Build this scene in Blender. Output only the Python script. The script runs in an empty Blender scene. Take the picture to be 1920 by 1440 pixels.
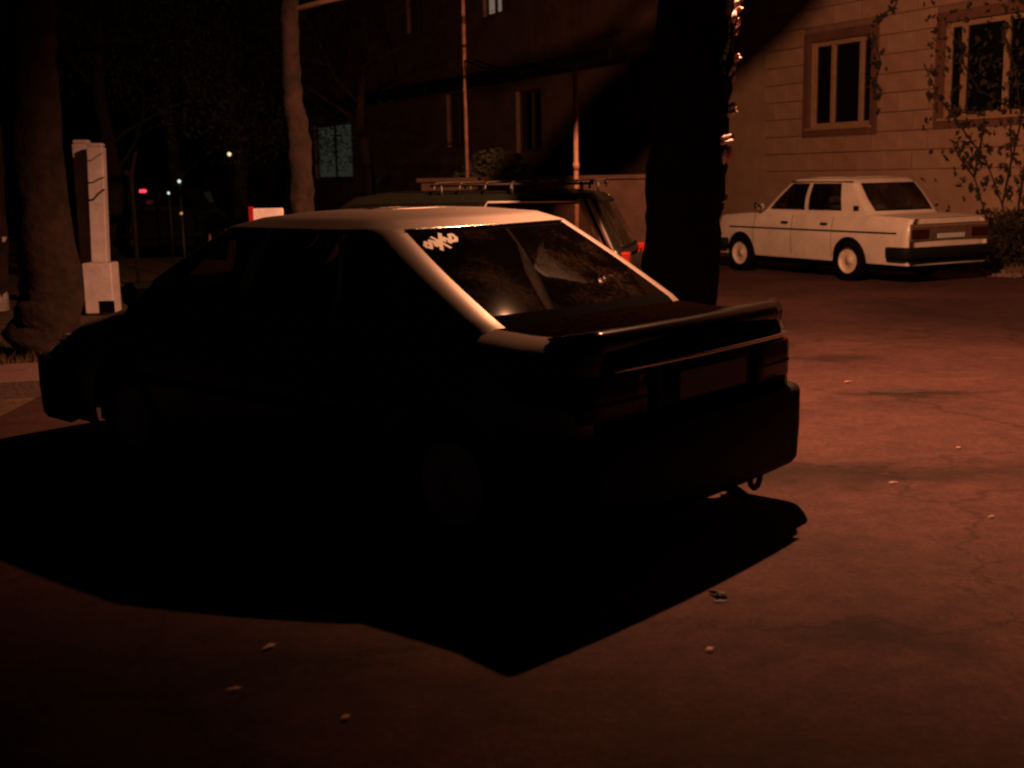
import bpy, math, random
from mathutils import Vector, Matrix
random.seed(7)
PI = math.pi
sc = bpy.context.scene
COL = sc.collection

# ------------------------------------------------------------------ camera, world, exposure
CH, PITCH, ROLL, FPX = 1.598, 0.1714, -0.0194, 2275.0
cam_d = bpy.data.cameras.new('camera'); cam = bpy.data.objects.new('camera', cam_d); COL.objects.link(cam)
sc.camera = cam
_r0 = Vector((1, 0, 0)); _f = Vector((0, math.cos(PITCH), -math.sin(PITCH))); _u0 = Vector((0, math.sin(PITCH), math.cos(PITCH)))
_cr, _sr = math.cos(ROLL), math.sin(ROLL)
_R = _r0 * _cr + _u0 * _sr; _U = _r0 * -_sr + _u0 * _cr
cam.matrix_world = Matrix(((_R.x, _U.x, -_f.x, 0), (_R.y, _U.y, -_f.y, 0), (_R.z, _U.z, -_f.z, CH), (0, 0, 0, 1)))
cam_d.sensor_width = 36; cam_d.lens = 36 * FPX / 1920
cam_d.clip_start = 0.05; cam_d.clip_end = 800
cam_d.dof.use_dof = True; cam_d.dof.focus_distance = 7.5; cam_d.dof.aperture_fstop = 2.8
sc.view_settings.view_transform = 'Standard'; sc.view_settings.look = 'None'
sc.view_settings.exposure = 0.0; sc.view_settings.gamma = 1.0; sc.view_settings.use_curve_mapping = False
try: sc.cycles.filter_width = 2.2
except Exception: pass
w = bpy.data.worlds.new('World'); sc.world = w; w.use_nodes = True
sky = w.node_tree.nodes.new('ShaderNodeTexSky'); sky.sky_type = 'NISHITA'; sky.sun_disc = False
sky.sun_elevation = math.radians(-3); sky.sun_rotation = math.radians(200)
bg = w.node_tree.nodes['Background']; bg.inputs['Strength'].default_value = 0.012
w.node_tree.links.new(sky.outputs[0], bg.inputs[0])
LAMP = Vector((1.62, 8.234, 4.73))
ld = bpy.data.lights.new('street_lamp_light', 'SPOT'); ld.energy = 3250; ld.color = (1.0, 0.43, 0.20)
ld.shadow_soft_size = 0.03; ld.spot_size = math.radians(179.5); ld.spot_blend = 0.46
lo = bpy.data.objects.new('street_lamp_light', ld); COL.objects.link(lo); lo.location = LAMP
lo.rotation_euler = Vector((0.41, 0.38, -0.75)).to_track_quat('-Z', 'Y').to_euler()

def ray(px, py):
    x = px - 960; y = py - 720
    X = _cr * x + _sr * y; Y = -_sr * x + _cr * y
    return _r0 * (X / FPX) + _f - _u0 * (Y / FPX)
CAM = Vector((0, 0, CH))
def at(px, py, Y):
    d = ray(px, py); return CAM + d * (Y / d.y)
def gnd(px, py, z=0.0):
    d = ray(px, py); return CAM + d * ((z - CH) / d.z)

# ------------------------------------------------------------------ materials
def mat(name, col, rough=0.7, metal=0.0, bump=0.0, bscale=40, var=0.0, vscale=6, col2=None, spec=0.5, coat=0.0, ao=None, detail=6):
    m = bpy.data.materials.new(name); m.use_nodes = True
    nt = m.node_tree; b = nt.nodes['Principled BSDF']
    b.inputs['Base Color'].default_value = (*col, 1); b.inputs['Roughness'].default_value = rough
    b.inputs['Metallic'].default_value = metal; b.inputs['Specular IOR Level'].default_value = spec
    b.inputs['Coat Weight'].default_value = coat; b.inputs['Coat Roughness'].default_value = 0.08
    tc = nt.nodes.new('ShaderNodeTexCoord')
    if var > 0:
        n = nt.nodes.new('ShaderNodeTexNoise'); n.inputs['Scale'].default_value = vscale; n.inputs['Detail'].default_value = detail
        n.inputs['Roughness'].default_value = 0.65
        nt.links.new(tc.outputs['Object'], n.inputs['Vector'])
        r = nt.nodes.new('ShaderNodeValToRGB'); r.color_ramp.elements[0].position = 0.32; r.color_ramp.elements[1].position = 0.68
        c2 = col2 or tuple(c * (1 - var) for c in col)
        r.color_ramp.elements[0].color = (*c2, 1); r.color_ramp.elements[1].color = (*col, 1)
        nt.links.new(n.outputs['Fac'], r.inputs['Fac']); nt.links.new(r.outputs['Color'], b.inputs['Base Color'])
        m['ramp'] = r.name
    if bump > 0:
        n2 = nt.nodes.new('ShaderNodeTexNoise'); n2.inputs['Scale'].default_value = bscale; n2.inputs['Detail'].default_value = 8
        nt.links.new(tc.outputs['Object'], n2.inputs['Vector'])
        bp = nt.nodes.new('ShaderNodeBump'); bp.inputs['Strength'].default_value = bump; bp.inputs['Distance'].default_value = 0.02
        nt.links.new(n2.outputs['Fac'], bp.inputs['Height']); nt.links.new(bp.outputs['Normal'], b.inputs['Normal'])
    return m

def glass_mat(name, tint=(0.25, 0.25, 0.25), dirt=0.0, dirtcol=(0.3, 0.25, 0.2)):
    m = bpy.data.materials.new(name); m.use_nodes = True; nt = m.node_tree
    nt.nodes.remove(nt.nodes['Principled BSDF']); out = nt.nodes['Material Output']
    t = nt.nodes.new('ShaderNodeBsdfTransparent'); t.inputs['Color'].default_value = (*tint, 1)
    g = nt.nodes.new('ShaderNodeBsdfGlossy'); g.inputs['Roughness'].default_value = 0.03
    fr = nt.nodes.new('ShaderNodeFresnel'); fr.inputs['IOR'].default_value = 1.45
    mx = nt.nodes.new('ShaderNodeMixShader'); nt.links.new(fr.outputs[0], mx.inputs[0])
    nt.links.new(t.outputs[0], mx.inputs[1]); nt.links.new(g.outputs[0], mx.inputs[2])
    last = mx
    if dirt > 0:
        tc = nt.nodes.new('ShaderNodeTexCoord'); n = nt.nodes.new('ShaderNodeTexNoise')
        n.inputs['Scale'].default_value = 38; n.inputs['Detail'].default_value = 10; n.inputs['Roughness'].default_value = 0.8
        nt.links.new(tc.outputs['Object'], n.inputs['Vector'])
        n3 = nt.nodes.new('ShaderNodeTexNoise'); n3.inputs['Scale'].default_value = 3.5; n3.inputs['Detail'].default_value = 3
        nt.links.new(tc.outputs['Object'], n3.inputs['Vector'])
        mu = nt.nodes.new('ShaderNodeMath'); mu.operation = 'MULTIPLY'
        nt.links.new(n.outputs['Fac'], mu.inputs[0]); nt.links.new(n3.outputs['Fac'], mu.inputs[1])
        r = nt.nodes.new('ShaderNodeValToRGB'); r.color_ramp.elements[0].position = 0.26; r.color_ramp.elements[1].position = 0.42
        r.color_ramp.elements[0].color = (0.01, 0.01, 0.01, 1); r.color_ramp.elements[1].color = (dirt, dirt, dirt, 1)
        nt.links.new(mu.outputs[0], r.inputs['Fac'])
        d = nt.nodes.new('ShaderNodeBsdfDiffuse'); d.inputs['Color'].default_value = (*dirtcol, 1)
        m2 = nt.nodes.new('ShaderNodeMixShader'); nt.links.new(r.outputs['Color'], m2.inputs[0])
        nt.links.new(last.outputs[0], m2.inputs[1]); nt.links.new(d.outputs[0], m2.inputs[2]); last = m2
    nt.links.new(last.outputs[0], out.inputs['Surface'])
    return m

def emit_mat(name, col, strength):
    m = bpy.data.materials.new(name); m.use_nodes = True; b = m.node_tree.nodes['Principled BSDF']
    b.inputs['Base Color'].default_value = (*[c * .3 for c in col], 1)
    b.inputs['Emission Color'].default_value = (*col, 1); b.inputs['Emission Strength'].default_value = strength
    return m

def asphalt():
    m = bpy.data.materials.new('asphalt'); m.use_nodes = True; nt = m.node_tree; b = nt.nodes['Principled BSDF']
    tc = nt.nodes.new('ShaderNodeTexCoord')
    def noise(s, d, r=0.6, sc_=None):
        n = nt.nodes.new('ShaderNodeTexNoise'); n.inputs['Scale'].default_value = s; n.inputs['Detail'].default_value = d
        n.inputs['Roughness'].default_value = r
        if sc_:
            mp = nt.nodes.new('ShaderNodeMapping'); mp.inputs['Scale'].default_value = sc_
            nt.links.new(tc.outputs['Object'], mp.inputs['Vector']); nt.links.new(mp.outputs[0], n.inputs['Vector'])
        else: nt.links.new(tc.outputs['Object'], n.inputs['Vector'])
        return n
    def ramp(src, p0, c0, p1, c1):
        r = nt.nodes.new('ShaderNodeValToRGB'); r.color_ramp.elements[0].position = p0; r.color_ramp.elements[1].position = p1
        r.color_ramp.elements[0].color = (*c0, 1); r.color_ramp.elements[1].color = (*c1, 1)
        nt.links.new(src, r.inputs['Fac']); return r
    big = noise(0.6, 6, 0.6); r1 = ramp(big.outputs['Fac'], 0.30, (0.45, 0.45, 0.48), 0.62, (1, 1, 1))
    fine = noise(34, 10, 0.9); r2 = ramp(fine.outputs['Fac'], 0.34, (0.05, 0.022, 0.020), 0.68, (0.18, 0.072, 0.066))
    mid = noise(7, 8, 0.75); r3 = ramp(mid.outputs['Fac'], 0.36, (0.62, 0.62, 0.64), 0.62, (1, 1, 1))
    x1 = nt.nodes.new('ShaderNodeMix'); x1.data_type = 'RGBA'; x1.blend_type = 'MULTIPLY'; x1.inputs[0].default_value = 1
    nt.links.new(r2.outputs[0], x1.inputs[6]); nt.links.new(r1.outputs[0], x1.inputs[7])
    x2 = nt.nodes.new('ShaderNodeMix'); x2.data_type = 'RGBA'; x2.blend_type = 'MULTIPLY'; x2.inputs[0].default_value = 1
    nt.links.new(x1.outputs[2], x2.inputs[6]); nt.links.new(r3.outputs[0], x2.inputs[7])
    last = x2.outputs[2]
    def mul(cur, fac, c0, p0, p1, c1=(1, 1, 1)):
        r = ramp(fac, p0, c0, p1, c1)
        x = nt.nodes.new('ShaderNodeMix'); x.data_type = 'RGBA'; x.blend_type = 'MULTIPLY'; x.inputs[0].default_value = 1
        nt.links.new(cur, x.inputs[6]); nt.links.new(r.outputs[0], x.inputs[7]); return x.outputs[2]
    dn = noise(1.6, 6, 0.65)
    sb = nt.nodes.new('ShaderNodeVectorMath'); sb.operation = 'MULTIPLY_ADD'; sb.inputs[1].default_value = (1.1, 1.1, 0); sb.inputs[2].default_value = (-.55, -.55, 0)
    nt.links.new(dn.outputs['Color'], sb.inputs[0])
    ad = nt.nodes.new('ShaderNodeVectorMath'); ad.operation = 'ADD'; nt.links.new(tc.outputs['Object'], ad.inputs[0]); nt.links.new(sb.outputs[0], ad.inputs[1])
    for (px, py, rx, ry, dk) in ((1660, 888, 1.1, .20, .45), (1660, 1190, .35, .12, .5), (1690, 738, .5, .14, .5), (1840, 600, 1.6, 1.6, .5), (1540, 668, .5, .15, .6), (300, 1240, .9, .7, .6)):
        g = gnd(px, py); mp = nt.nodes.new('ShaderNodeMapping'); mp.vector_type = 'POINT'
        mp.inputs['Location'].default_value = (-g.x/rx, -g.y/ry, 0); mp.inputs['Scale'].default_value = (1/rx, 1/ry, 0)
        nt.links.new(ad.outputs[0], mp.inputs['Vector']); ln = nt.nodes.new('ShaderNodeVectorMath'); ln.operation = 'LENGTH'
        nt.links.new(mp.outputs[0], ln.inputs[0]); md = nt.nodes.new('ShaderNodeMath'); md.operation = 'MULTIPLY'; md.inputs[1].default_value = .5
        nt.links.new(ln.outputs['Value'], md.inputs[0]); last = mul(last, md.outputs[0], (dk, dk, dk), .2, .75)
    vo = nt.nodes.new('ShaderNodeTexVoronoi'); vo.feature = 'DISTANCE_TO_EDGE'; vo.inputs['Scale'].default_value = .42
    nt.links.new(ad.outputs[0], vo.inputs['Vector']); last = mul(last, vo.outputs['Distance'], (.6, .6, .6), .002, .010)
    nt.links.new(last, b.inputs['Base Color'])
    b.inputs['Roughness'].default_value = 0.9; b.inputs['Specular IOR Level'].default_value = 0.2
    bp = nt.nodes.new('ShaderNodeBump'); bp.inputs['Strength'].default_value = 1.0; bp.inputs['Distance'].default_value = 0.012
    nt.links.new(fine.outputs['Fac'], bp.inputs['Height'])
    bp2 = nt.nodes.new('ShaderNodeBump'); bp2.inputs['Strength'].default_value = 0.25; bp2.inputs['Distance'].default_value = 0.03
    nt.links.new(big.outputs['Fac'], bp2.inputs['Height']); nt.links.new(bp.outputs[0], bp2.inputs['Normal'])
    nt.links.new(bp2.outputs[0], b.inputs['Normal'])
    return m

M = {}
M['asphalt'] = asphalt()
M['tar'] = mat('tar', (0.022, 0.013, 0.012), 0.75, bump=0.5, bscale=60, var=0.4, vscale=9)
M['dirt'] = mat('dirt', (0.16, 0.085, 0.055), 0.95, bump=0.9, bscale=25, var=0.6, vscale=4)
M['kerb'] = mat('kerb', (0.22, 0.13, 0.13), 0.85, bump=0.3, bscale=30, var=0.3, vscale=5)
M['slab'] = mat('pavement_slab', (0.24, 0.12, 0.125), 0.9, bump=0.4, bscale=25, var=0.35, vscale=3)
M['plaster'] = mat('plaster', (0.44, 0.255, 0.175), 0.95, bump=0.4, bscale=14, var=0.3, vscale=1.6)
M['block'] = mat('wall_block', (0.50, 0.285, 0.20), 0.95, bump=0.5, bscale=18, var=0.38, vscale=1.3)
M['block2'] = mat('wall_block_dull', (0.44, 0.245, 0.175), 0.95, bump=0.5, bscale=18, var=0.35, vscale=2)
M['mortar'] = mat('mortar', (0.27, 0.14, 0.11), 0.95, bump=0.4, bscale=20, var=0.3, vscale=5)
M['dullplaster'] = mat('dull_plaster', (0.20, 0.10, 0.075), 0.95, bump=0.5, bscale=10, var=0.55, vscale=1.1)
M['yardwall'] = mat('yard_wall_render', (0.12, 0.058, 0.042), 0.95, bump=0.6, bscale=12, var=0.5, vscale=2.5)
M['darkwood'] = mat('dark_window_wood', (0.07, 0.04, 0.03), 0.8, var=.3, vscale=8)
M['surround'] = mat('window_surround', (0.17, 0.07, 0.05), 0.9, bump=0.3, bscale=20, var=0.3, vscale=3)
M['wood'] = mat('painted_wood', (0.42, 0.24, 0.15), 0.7, bump=0.2, bscale=30, var=0.3, vscale=8)
M['darkglass'] = mat('dark_pane', (0.006, 0.006, 0.007), 0.12)
M['darkmetal'] = mat('dark_metal', (0.03, 0.026, 0.024), 0.55, metal=0.3, bump=0.2, bscale=20)
M['rust'] = mat('rusty_pole_paint', (0.3, 0.13, 0.09), 0.7, bump=0.4, bscale=30, var=0.55, vscale=7)
M['darkrust'] = mat('dark_rust', (0.09, 0.05, 0.03), 0.6, metal=.4, var=.5, vscale=20)
M['bark'] = mat('bark', (0.045, 0.018, 0.014), 0.95, bump=1.0, bscale=14, var=0.85, vscale=5)
M['dimbark'] = mat('dimmed_bark', (0.010, 0.0065, 0.006), 0.95, bump=1.0, bscale=20, spec=.1, var=.6, vscale=8)  # bark darkened to dim its lit reflection in the rear window
M['twig'] = mat('twig_bark', (0.16, 0.08, 0.06), 0.9, var=.5, vscale=6)
M['darkbark'] = mat('dark_bark', (0.028, 0.019, 0.018), 0.9, bump=1.0, bscale=22, var=0.5, vscale=9)
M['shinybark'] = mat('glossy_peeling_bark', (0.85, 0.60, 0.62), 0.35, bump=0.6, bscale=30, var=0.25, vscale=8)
M['leaf'] = mat('leaf', (0.06, 0.055, 0.03), 0.8, var=0.5, vscale=3)
M['vine'] = mat('vine_leaf', (0.035, 0.025, 0.014), 0.85, var=0.4, vscale=5)
M['white'] = mat('white_paint', (0.88, 0.72, 0.78), 0.7, bump=0.3, bscale=20, var=0.3, vscale=5)
M['dryleaf'] = mat('dry_leaf', (0.34, 0.17, 0.11), 0.7, var=0.3, vscale=20)
M['grass'] = mat('dry_grass', (0.16, 0.09, 0.045), 0.9, var=0.4, vscale=8)
M['silver'] = mat('silver_paint', (0.26, 0.19, 0.175), 0.42, metal=0.38, bump=0.01, bscale=250)
M['lid'] = mat('dusty_shaded_lid_paint', (0.0065, 0.003, 0.0025), 0.9, metal=0.0, bump=0.05, bscale=90, var=0.85, vscale=26, spec=0.0)  # dust, plus shade put into the colour of the silver lid and rear
M['lip'] = mat('glossy_dark_paint', (0.008, 0.005, 0.004), 0.2, spec=0.4)
M['ivory'] = mat('ivory_paint', (0.68, 0.55, 0.50), 0.5, coat=0.2, var=0.22, vscale=3.5, bump=.03, bscale=5)
M['darkpaint'] = mat('dark_green_paint', (0.007, 0.007, 0.005), 0.3, spec=.15)
M['rubber'] = mat('rubber', (0.005, 0.0045, 0.0045), 0.8, spec=.0)
M['trim'] = mat('black_trim', (0.009, 0.009, 0.009), 0.5, spec=.04)
M['chrome'] = mat('chrome', (0.75, 0.72, 0.70), 0.16, metal=1.0, bump=0.05, bscale=60)
M['rim'] = mat('wheel_rim_paint', (0.70, 0.55, 0.45), 0.5, metal=0.1, var=0.3, vscale=14)
M['seat'] = mat('seat_cloth', (0.035, 0.03, 0.03), 0.95, bump=0.2, bscale=60)
M['redlens'] = mat('red_lens', (0.30, 0.015, 0.012), 0.2, coat=0.5)
M['shadelens'] = mat('shaded_red_lens', (0.03, 0.004, 0.004), 0.25, spec=.12)  # lens colour darkened, stands in for shade on the car rears
M['dullplate'] = mat('shaded_number_plate', (0.09, 0.09, 0.10), 0.6, var=.3, vscale=30)  # plate colour darkened to carry the shade of the rear
M['amberlens'] = mat('amber_lens', (0.35, 0.10, 0.02), 0.25)
M['clearlens'] = mat('clear_lens', (0.35, 0.3, 0.28), 0.2)
M['plate'] = mat('number_plate', (0.45, 0.45, 0.45), 0.5)
M['dullpanel'] = mat('mottled_brown_panel', (0.12, 0.07, 0.05), 0.6, var=.5, vscale=9)  # brown with random darker mottling
M['palemetal'] = mat('pale_shine_metal', (0.75, 0.60, 0.56), 0.3, metal=0.5)  # paler than chrome, the shine is put into the colour
M['sticker'] = mat('sticker', (0.85, 0.72, 0.66), 0.6)
M['glass'] = glass_mat('car_glass', (0.8, 0.76, 0.72), dirt=.10, dirtcol=(.35, .25, .2))
M['dimglass'] = glass_mat('tinted_dusty_glass', (0.018, 0.018, 0.018), dirt=0.13, dirtcol=(0.22, 0.13, 0.10))
M['tint'] = glass_mat('tinted_glass', (0.05, 0.05, 0.05))
M['redglow'] = emit_mat('lit_red_lens', (1.0, 0.05, 0.10), 1.6)
M['coolglow'] = emit_mat('glowing_cool_glint', (0.75, 1.0, 0.9), 0.9)  # cool reflection on a car, made to glow
M['warmglow'] = emit_mat('lit_warm_lamp', (1.0, 0.75, 0.4), 1.3)
M['amberglow'] = emit_mat('glowing_amber_glint', (1.0, 0.45, 0.15), 0.5)  # amber reflection on a car, made to glow
M['bulb'] = emit_mat('sodium_bulb', (1.0, 0.45, 0.16), 20)
M['greenwin'] = emit_mat('curtained_lit_window', (0.36, 0.42, 0.30), 0.04)
M['warmwin'] = emit_mat('curtained_warm_window', (0.9, 0.62, 0.5), 0.17)

# ------------------------------------------------------------------ helpers
class MB:
    def __init__(s): s.v = []; s.f = []; s.mi = []; s.m = 0
    def quad(s, a, b, c, d):
        n = len(s.v); s.v += [tuple(a), tuple(b), tuple(c), tuple(d)]; s.f.append((n, n+1, n+2, n+3)); s.mi.append(s.m)
    def box(s, x0, x1, y0, y1, z0, z1, bev=0.0, M4=None):
        b = min(bev, (x1-x0)*.45, (y1-y0)*.45, (z1-z0)*.45); n = len(s.v)
        if b <= 0:
            P = [(x, y, z) for z in (z0, z1) for y in (y0, y1) for x in (x0, x1)]
            F = [(0, 2, 3, 1), (4, 5, 7, 6), (0, 1, 5, 4), (2, 6, 7, 3), (0, 4, 6, 2), (1, 3, 7, 5)]
        else:
            P = []; F = []; idx = {}
            for i, x in enumerate((x0, x1)):
                for j, y in enumerate((y0, y1)):
                    for k, z in enumerate((z0, z1)):
                        sx = 1 if i == 0 else -1; sy = 1 if j == 0 else -1; sz = 1 if k == 0 else -1
                        for a, q in (('x', (x, y+sy*b, z+sz*b)), ('y', (x+sx*b, y, z+sz*b)), ('z', (x+sx*b, y+sy*b, z))):
                            idx[(i, j, k, a)] = len(P); P.append(q)
            for i in (0, 1):
                F.append([idx[(i, j, k, 'x')] for j, k in ((0, 0), (0, 1), (1, 1), (1, 0))])
                F.append([idx[(j, i, k, 'y')] for j, k in ((0, 0), (0, 1), (1, 1), (1, 0))])
                F.append([idx[(j, k, i, 'z')] for j, k in ((0, 0), (0, 1), (1, 1), (1, 0))])
            for i in (0, 1):
                for j in (0, 1):
                    F.append([idx[(i, j, 0, 'x')], idx[(i, j, 1, 'x')], idx[(i, j, 1, 'y')], idx[(i, j, 0, 'y')]])
                    F.append([idx[(i, 0, j, 'x')], idx[(i, 1, j, 'x')], idx[(i, 1, j, 'z')], idx[(i, 0, j, 'z')]])
                    F.append([idx[(0, i, j, 'y')], idx[(1, i, j, 'y')], idx[(1, i, j, 'z')], idx[(0, i, j, 'z')]])
                    for k in (0, 1): F.append([idx[(i, j, k, 'x')], idx[(i, j, k, 'y')], idx[(i, j, k, 'z')]])
        if M4: P = [tuple(M4 @ Vector(p)) for p in P]
        s.v += P
        for f in F: s.f.append(tuple(n + i for i in f)); s.mi.append(s.m)
        return s
    def tube(s, pts, rad, n=10, cap=True, jit=0.0, closed=False):
        pts = [Vector(p) for p in pts]
        if not isinstance(rad, (list, tuple)): rad = [rad] * len(pts)
        base = len(s.v); N = len(pts); prev = None
        for i, p in enumerate(pts):
            a = pts[(i-1) % N] if (closed or i > 0) else pts[0]; b = pts[(i+1) % N] if (closed or i < N-1) else pts[-1]
            t = (b - a).normalized()
            if prev is None:
                u = t.cross(Vector((0, 0, 1)))
                if u.length < 0.1: u = t.cross(Vector((1, 0, 0)))
            else: u = prev - t * prev.dot(t)
            u.normalize(); prev = u; v = t.cross(u)
            for k in range(n):
                r = rad[i] * (1 + jit * (random.random() - .5) * 2)
                q = p + (u * math.cos(2*PI*k/n) + v * math.sin(2*PI*k/n)) * r
                s.v.append(tuple(q))
        for i in range(N if closed else N-1):
            j = (i + 1) % N
            for k in range(n):
                s.f.append((base+i*n+k, base+i*n+(k+1) % n, base+j*n+(k+1) % n, base+j*n+k)); s.mi.append(s.m)
        if cap and not closed:
            s.f.append(tuple(base+k for k in reversed(range(n)))); s.mi.append(s.m)
            s.f.append(tuple(base+(N-1)*n+k for k in range(n))); s.mi.append(s.m)
        return s
    def lathe(s, prof, c, axis='y', n=28):
        base = len(s.v); c = Vector(c); L = len(prof)
        for k in range(n):
            a = 2*PI*k/n; ca, sa = math.cos(a), math.sin(a)
            for r, h in prof:
                if axis == 'y': q = Vector((r*ca, h, r*sa))
                elif axis == 'z': q = Vector((r*ca, r*sa, h))
                else: q = Vector((h, r*ca, r*sa))
                s.v.append(tuple(c + q))
        for k in range(n):
            k2 = (k+1) % n
            for i in range(L-1):
                s.f.append((base+k*L+i, base+k*L+i+1, base+k2*L+i+1, base+k2*L+i)); s.mi.append(s.m)
        return s
    def sweep(s, path, prof, closed_prof=True, cap=True):
        # path: plan points (x,y) with outward normal (nx,ny); prof: (out,z)
        base = len(s.v); L = len(prof)
        for (x, y, nx, ny) in path:
            for o, z in prof: s.v.append((x + nx*o, y + ny*o, z))
        for i in range(len(path)-1):
            for k in range(L if closed_prof else L-1):
                s.f.append((base+i*L+k, base+(i+1)*L+k, base+(i+1)*L+(k+1) % L, base+i*L+(k+1) % L)); s.mi.append(s.m)
        if cap and closed_prof:
            s.f.append(tuple(base+k for k in range(L))); s.mi.append(s.m)
            s.f.append(tuple(base+(len(path)-1)*L+k for k in reversed(range(L)))); s.mi.append(s.m)
        return s
    def islands(s):
        par = list(range(len(s.v)))
        def fd(a):
            while par[a] != a: par[a] = par[par[a]]; a = par[a]
            return a
        for f in s.f:
            for q in f[1:]: par[fd(q)] = fd(f[0])
        gr = {}
        for f, m in zip(s.f, s.mi): gr.setdefault(fd(f[0]), []).append(f)
        res = []
        for fs in gr.values():
            o = MB(); ix = {}
            for f in fs:
                for q in f:
                    if q not in ix: ix[q] = len(o.v); o.v.append(s.v[q])
                o.f.append(tuple(ix[q] for q in f)); o.mi.append(0)
            res.append(o)
        return res
    def weld(s):
        idx = {}; nv = []; remap = []
        for v in s.v:
            kk = (round(v[0], 4), round(v[1], 4), round(v[2], 4))
            if kk not in idx: idx[kk] = len(nv); nv.append(v)
            remap.append(idx[kk])
        nf = []
        for f in s.f:
            ff = []
            for q in f:
                if remap[q] not in ff: ff.append(remap[q])
            if len(ff) > 2: nf.append(tuple(ff))
        s.v = nv; s.f = nf; s.mi = [0]*len(nf); return s
    def split(s, name, mats, parent=None, smooth=False):
        r_ = None
        for o in s.islands(): r_ = o.build(name, mats, parent, smooth)
        return r_
    def build(s, name, mats, parent=None, smooth=False, M4=None):
        me = bpy.data.meshes.new(name); me.from_pydata(s.v, [], s.f)
        if not isinstance(mats, (list, tuple)): mats = [mats]
        for m in mats: me.materials.append(m)
        if len(mats) > 1: me.polygons.foreach_set('material_index', s.mi)
        if smooth is True: me.polygons.foreach_set('use_smooth', [True]*len(me.polygons))
        me.update()
        o = bpy.data.objects.new(name, me); COL.objects.link(o)
        if parent: o.parent = parent
        if M4: o.matrix_world = M4
        return o

def tag(o, label=None, cat=None, group=None, kind=None):
    if label: o['label'] = label
    if cat: o['category'] = cat
    if group: o['group'] = group
    if kind: o['kind'] = kind
    return o
def empty(name, M4, label, cat, group=None):
    o = bpy.data.objects.new(name, None); COL.objects.link(o); o.matrix_world = M4; o.empty_display_size = .2
    return tag(o, label, cat, group)
def TR(p, rz=0): return Matrix.Translation(Vector(p)) @ Matrix.Rotation(rz, 4, 'Z')

def lerp(a, b, t): return a + (b - a) * t
def tab(T, x):
    if x <= T[0][0]: return T[0][1]
    for (a, va), (b, vb) in zip(T, T[1:]):
        if x <= b:
            t = (x-a)/(b-a); t = t*t*(3-2*t)*.5 + t*.5; return lerp(va, vb, t)
    return T[-1][1]

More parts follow.
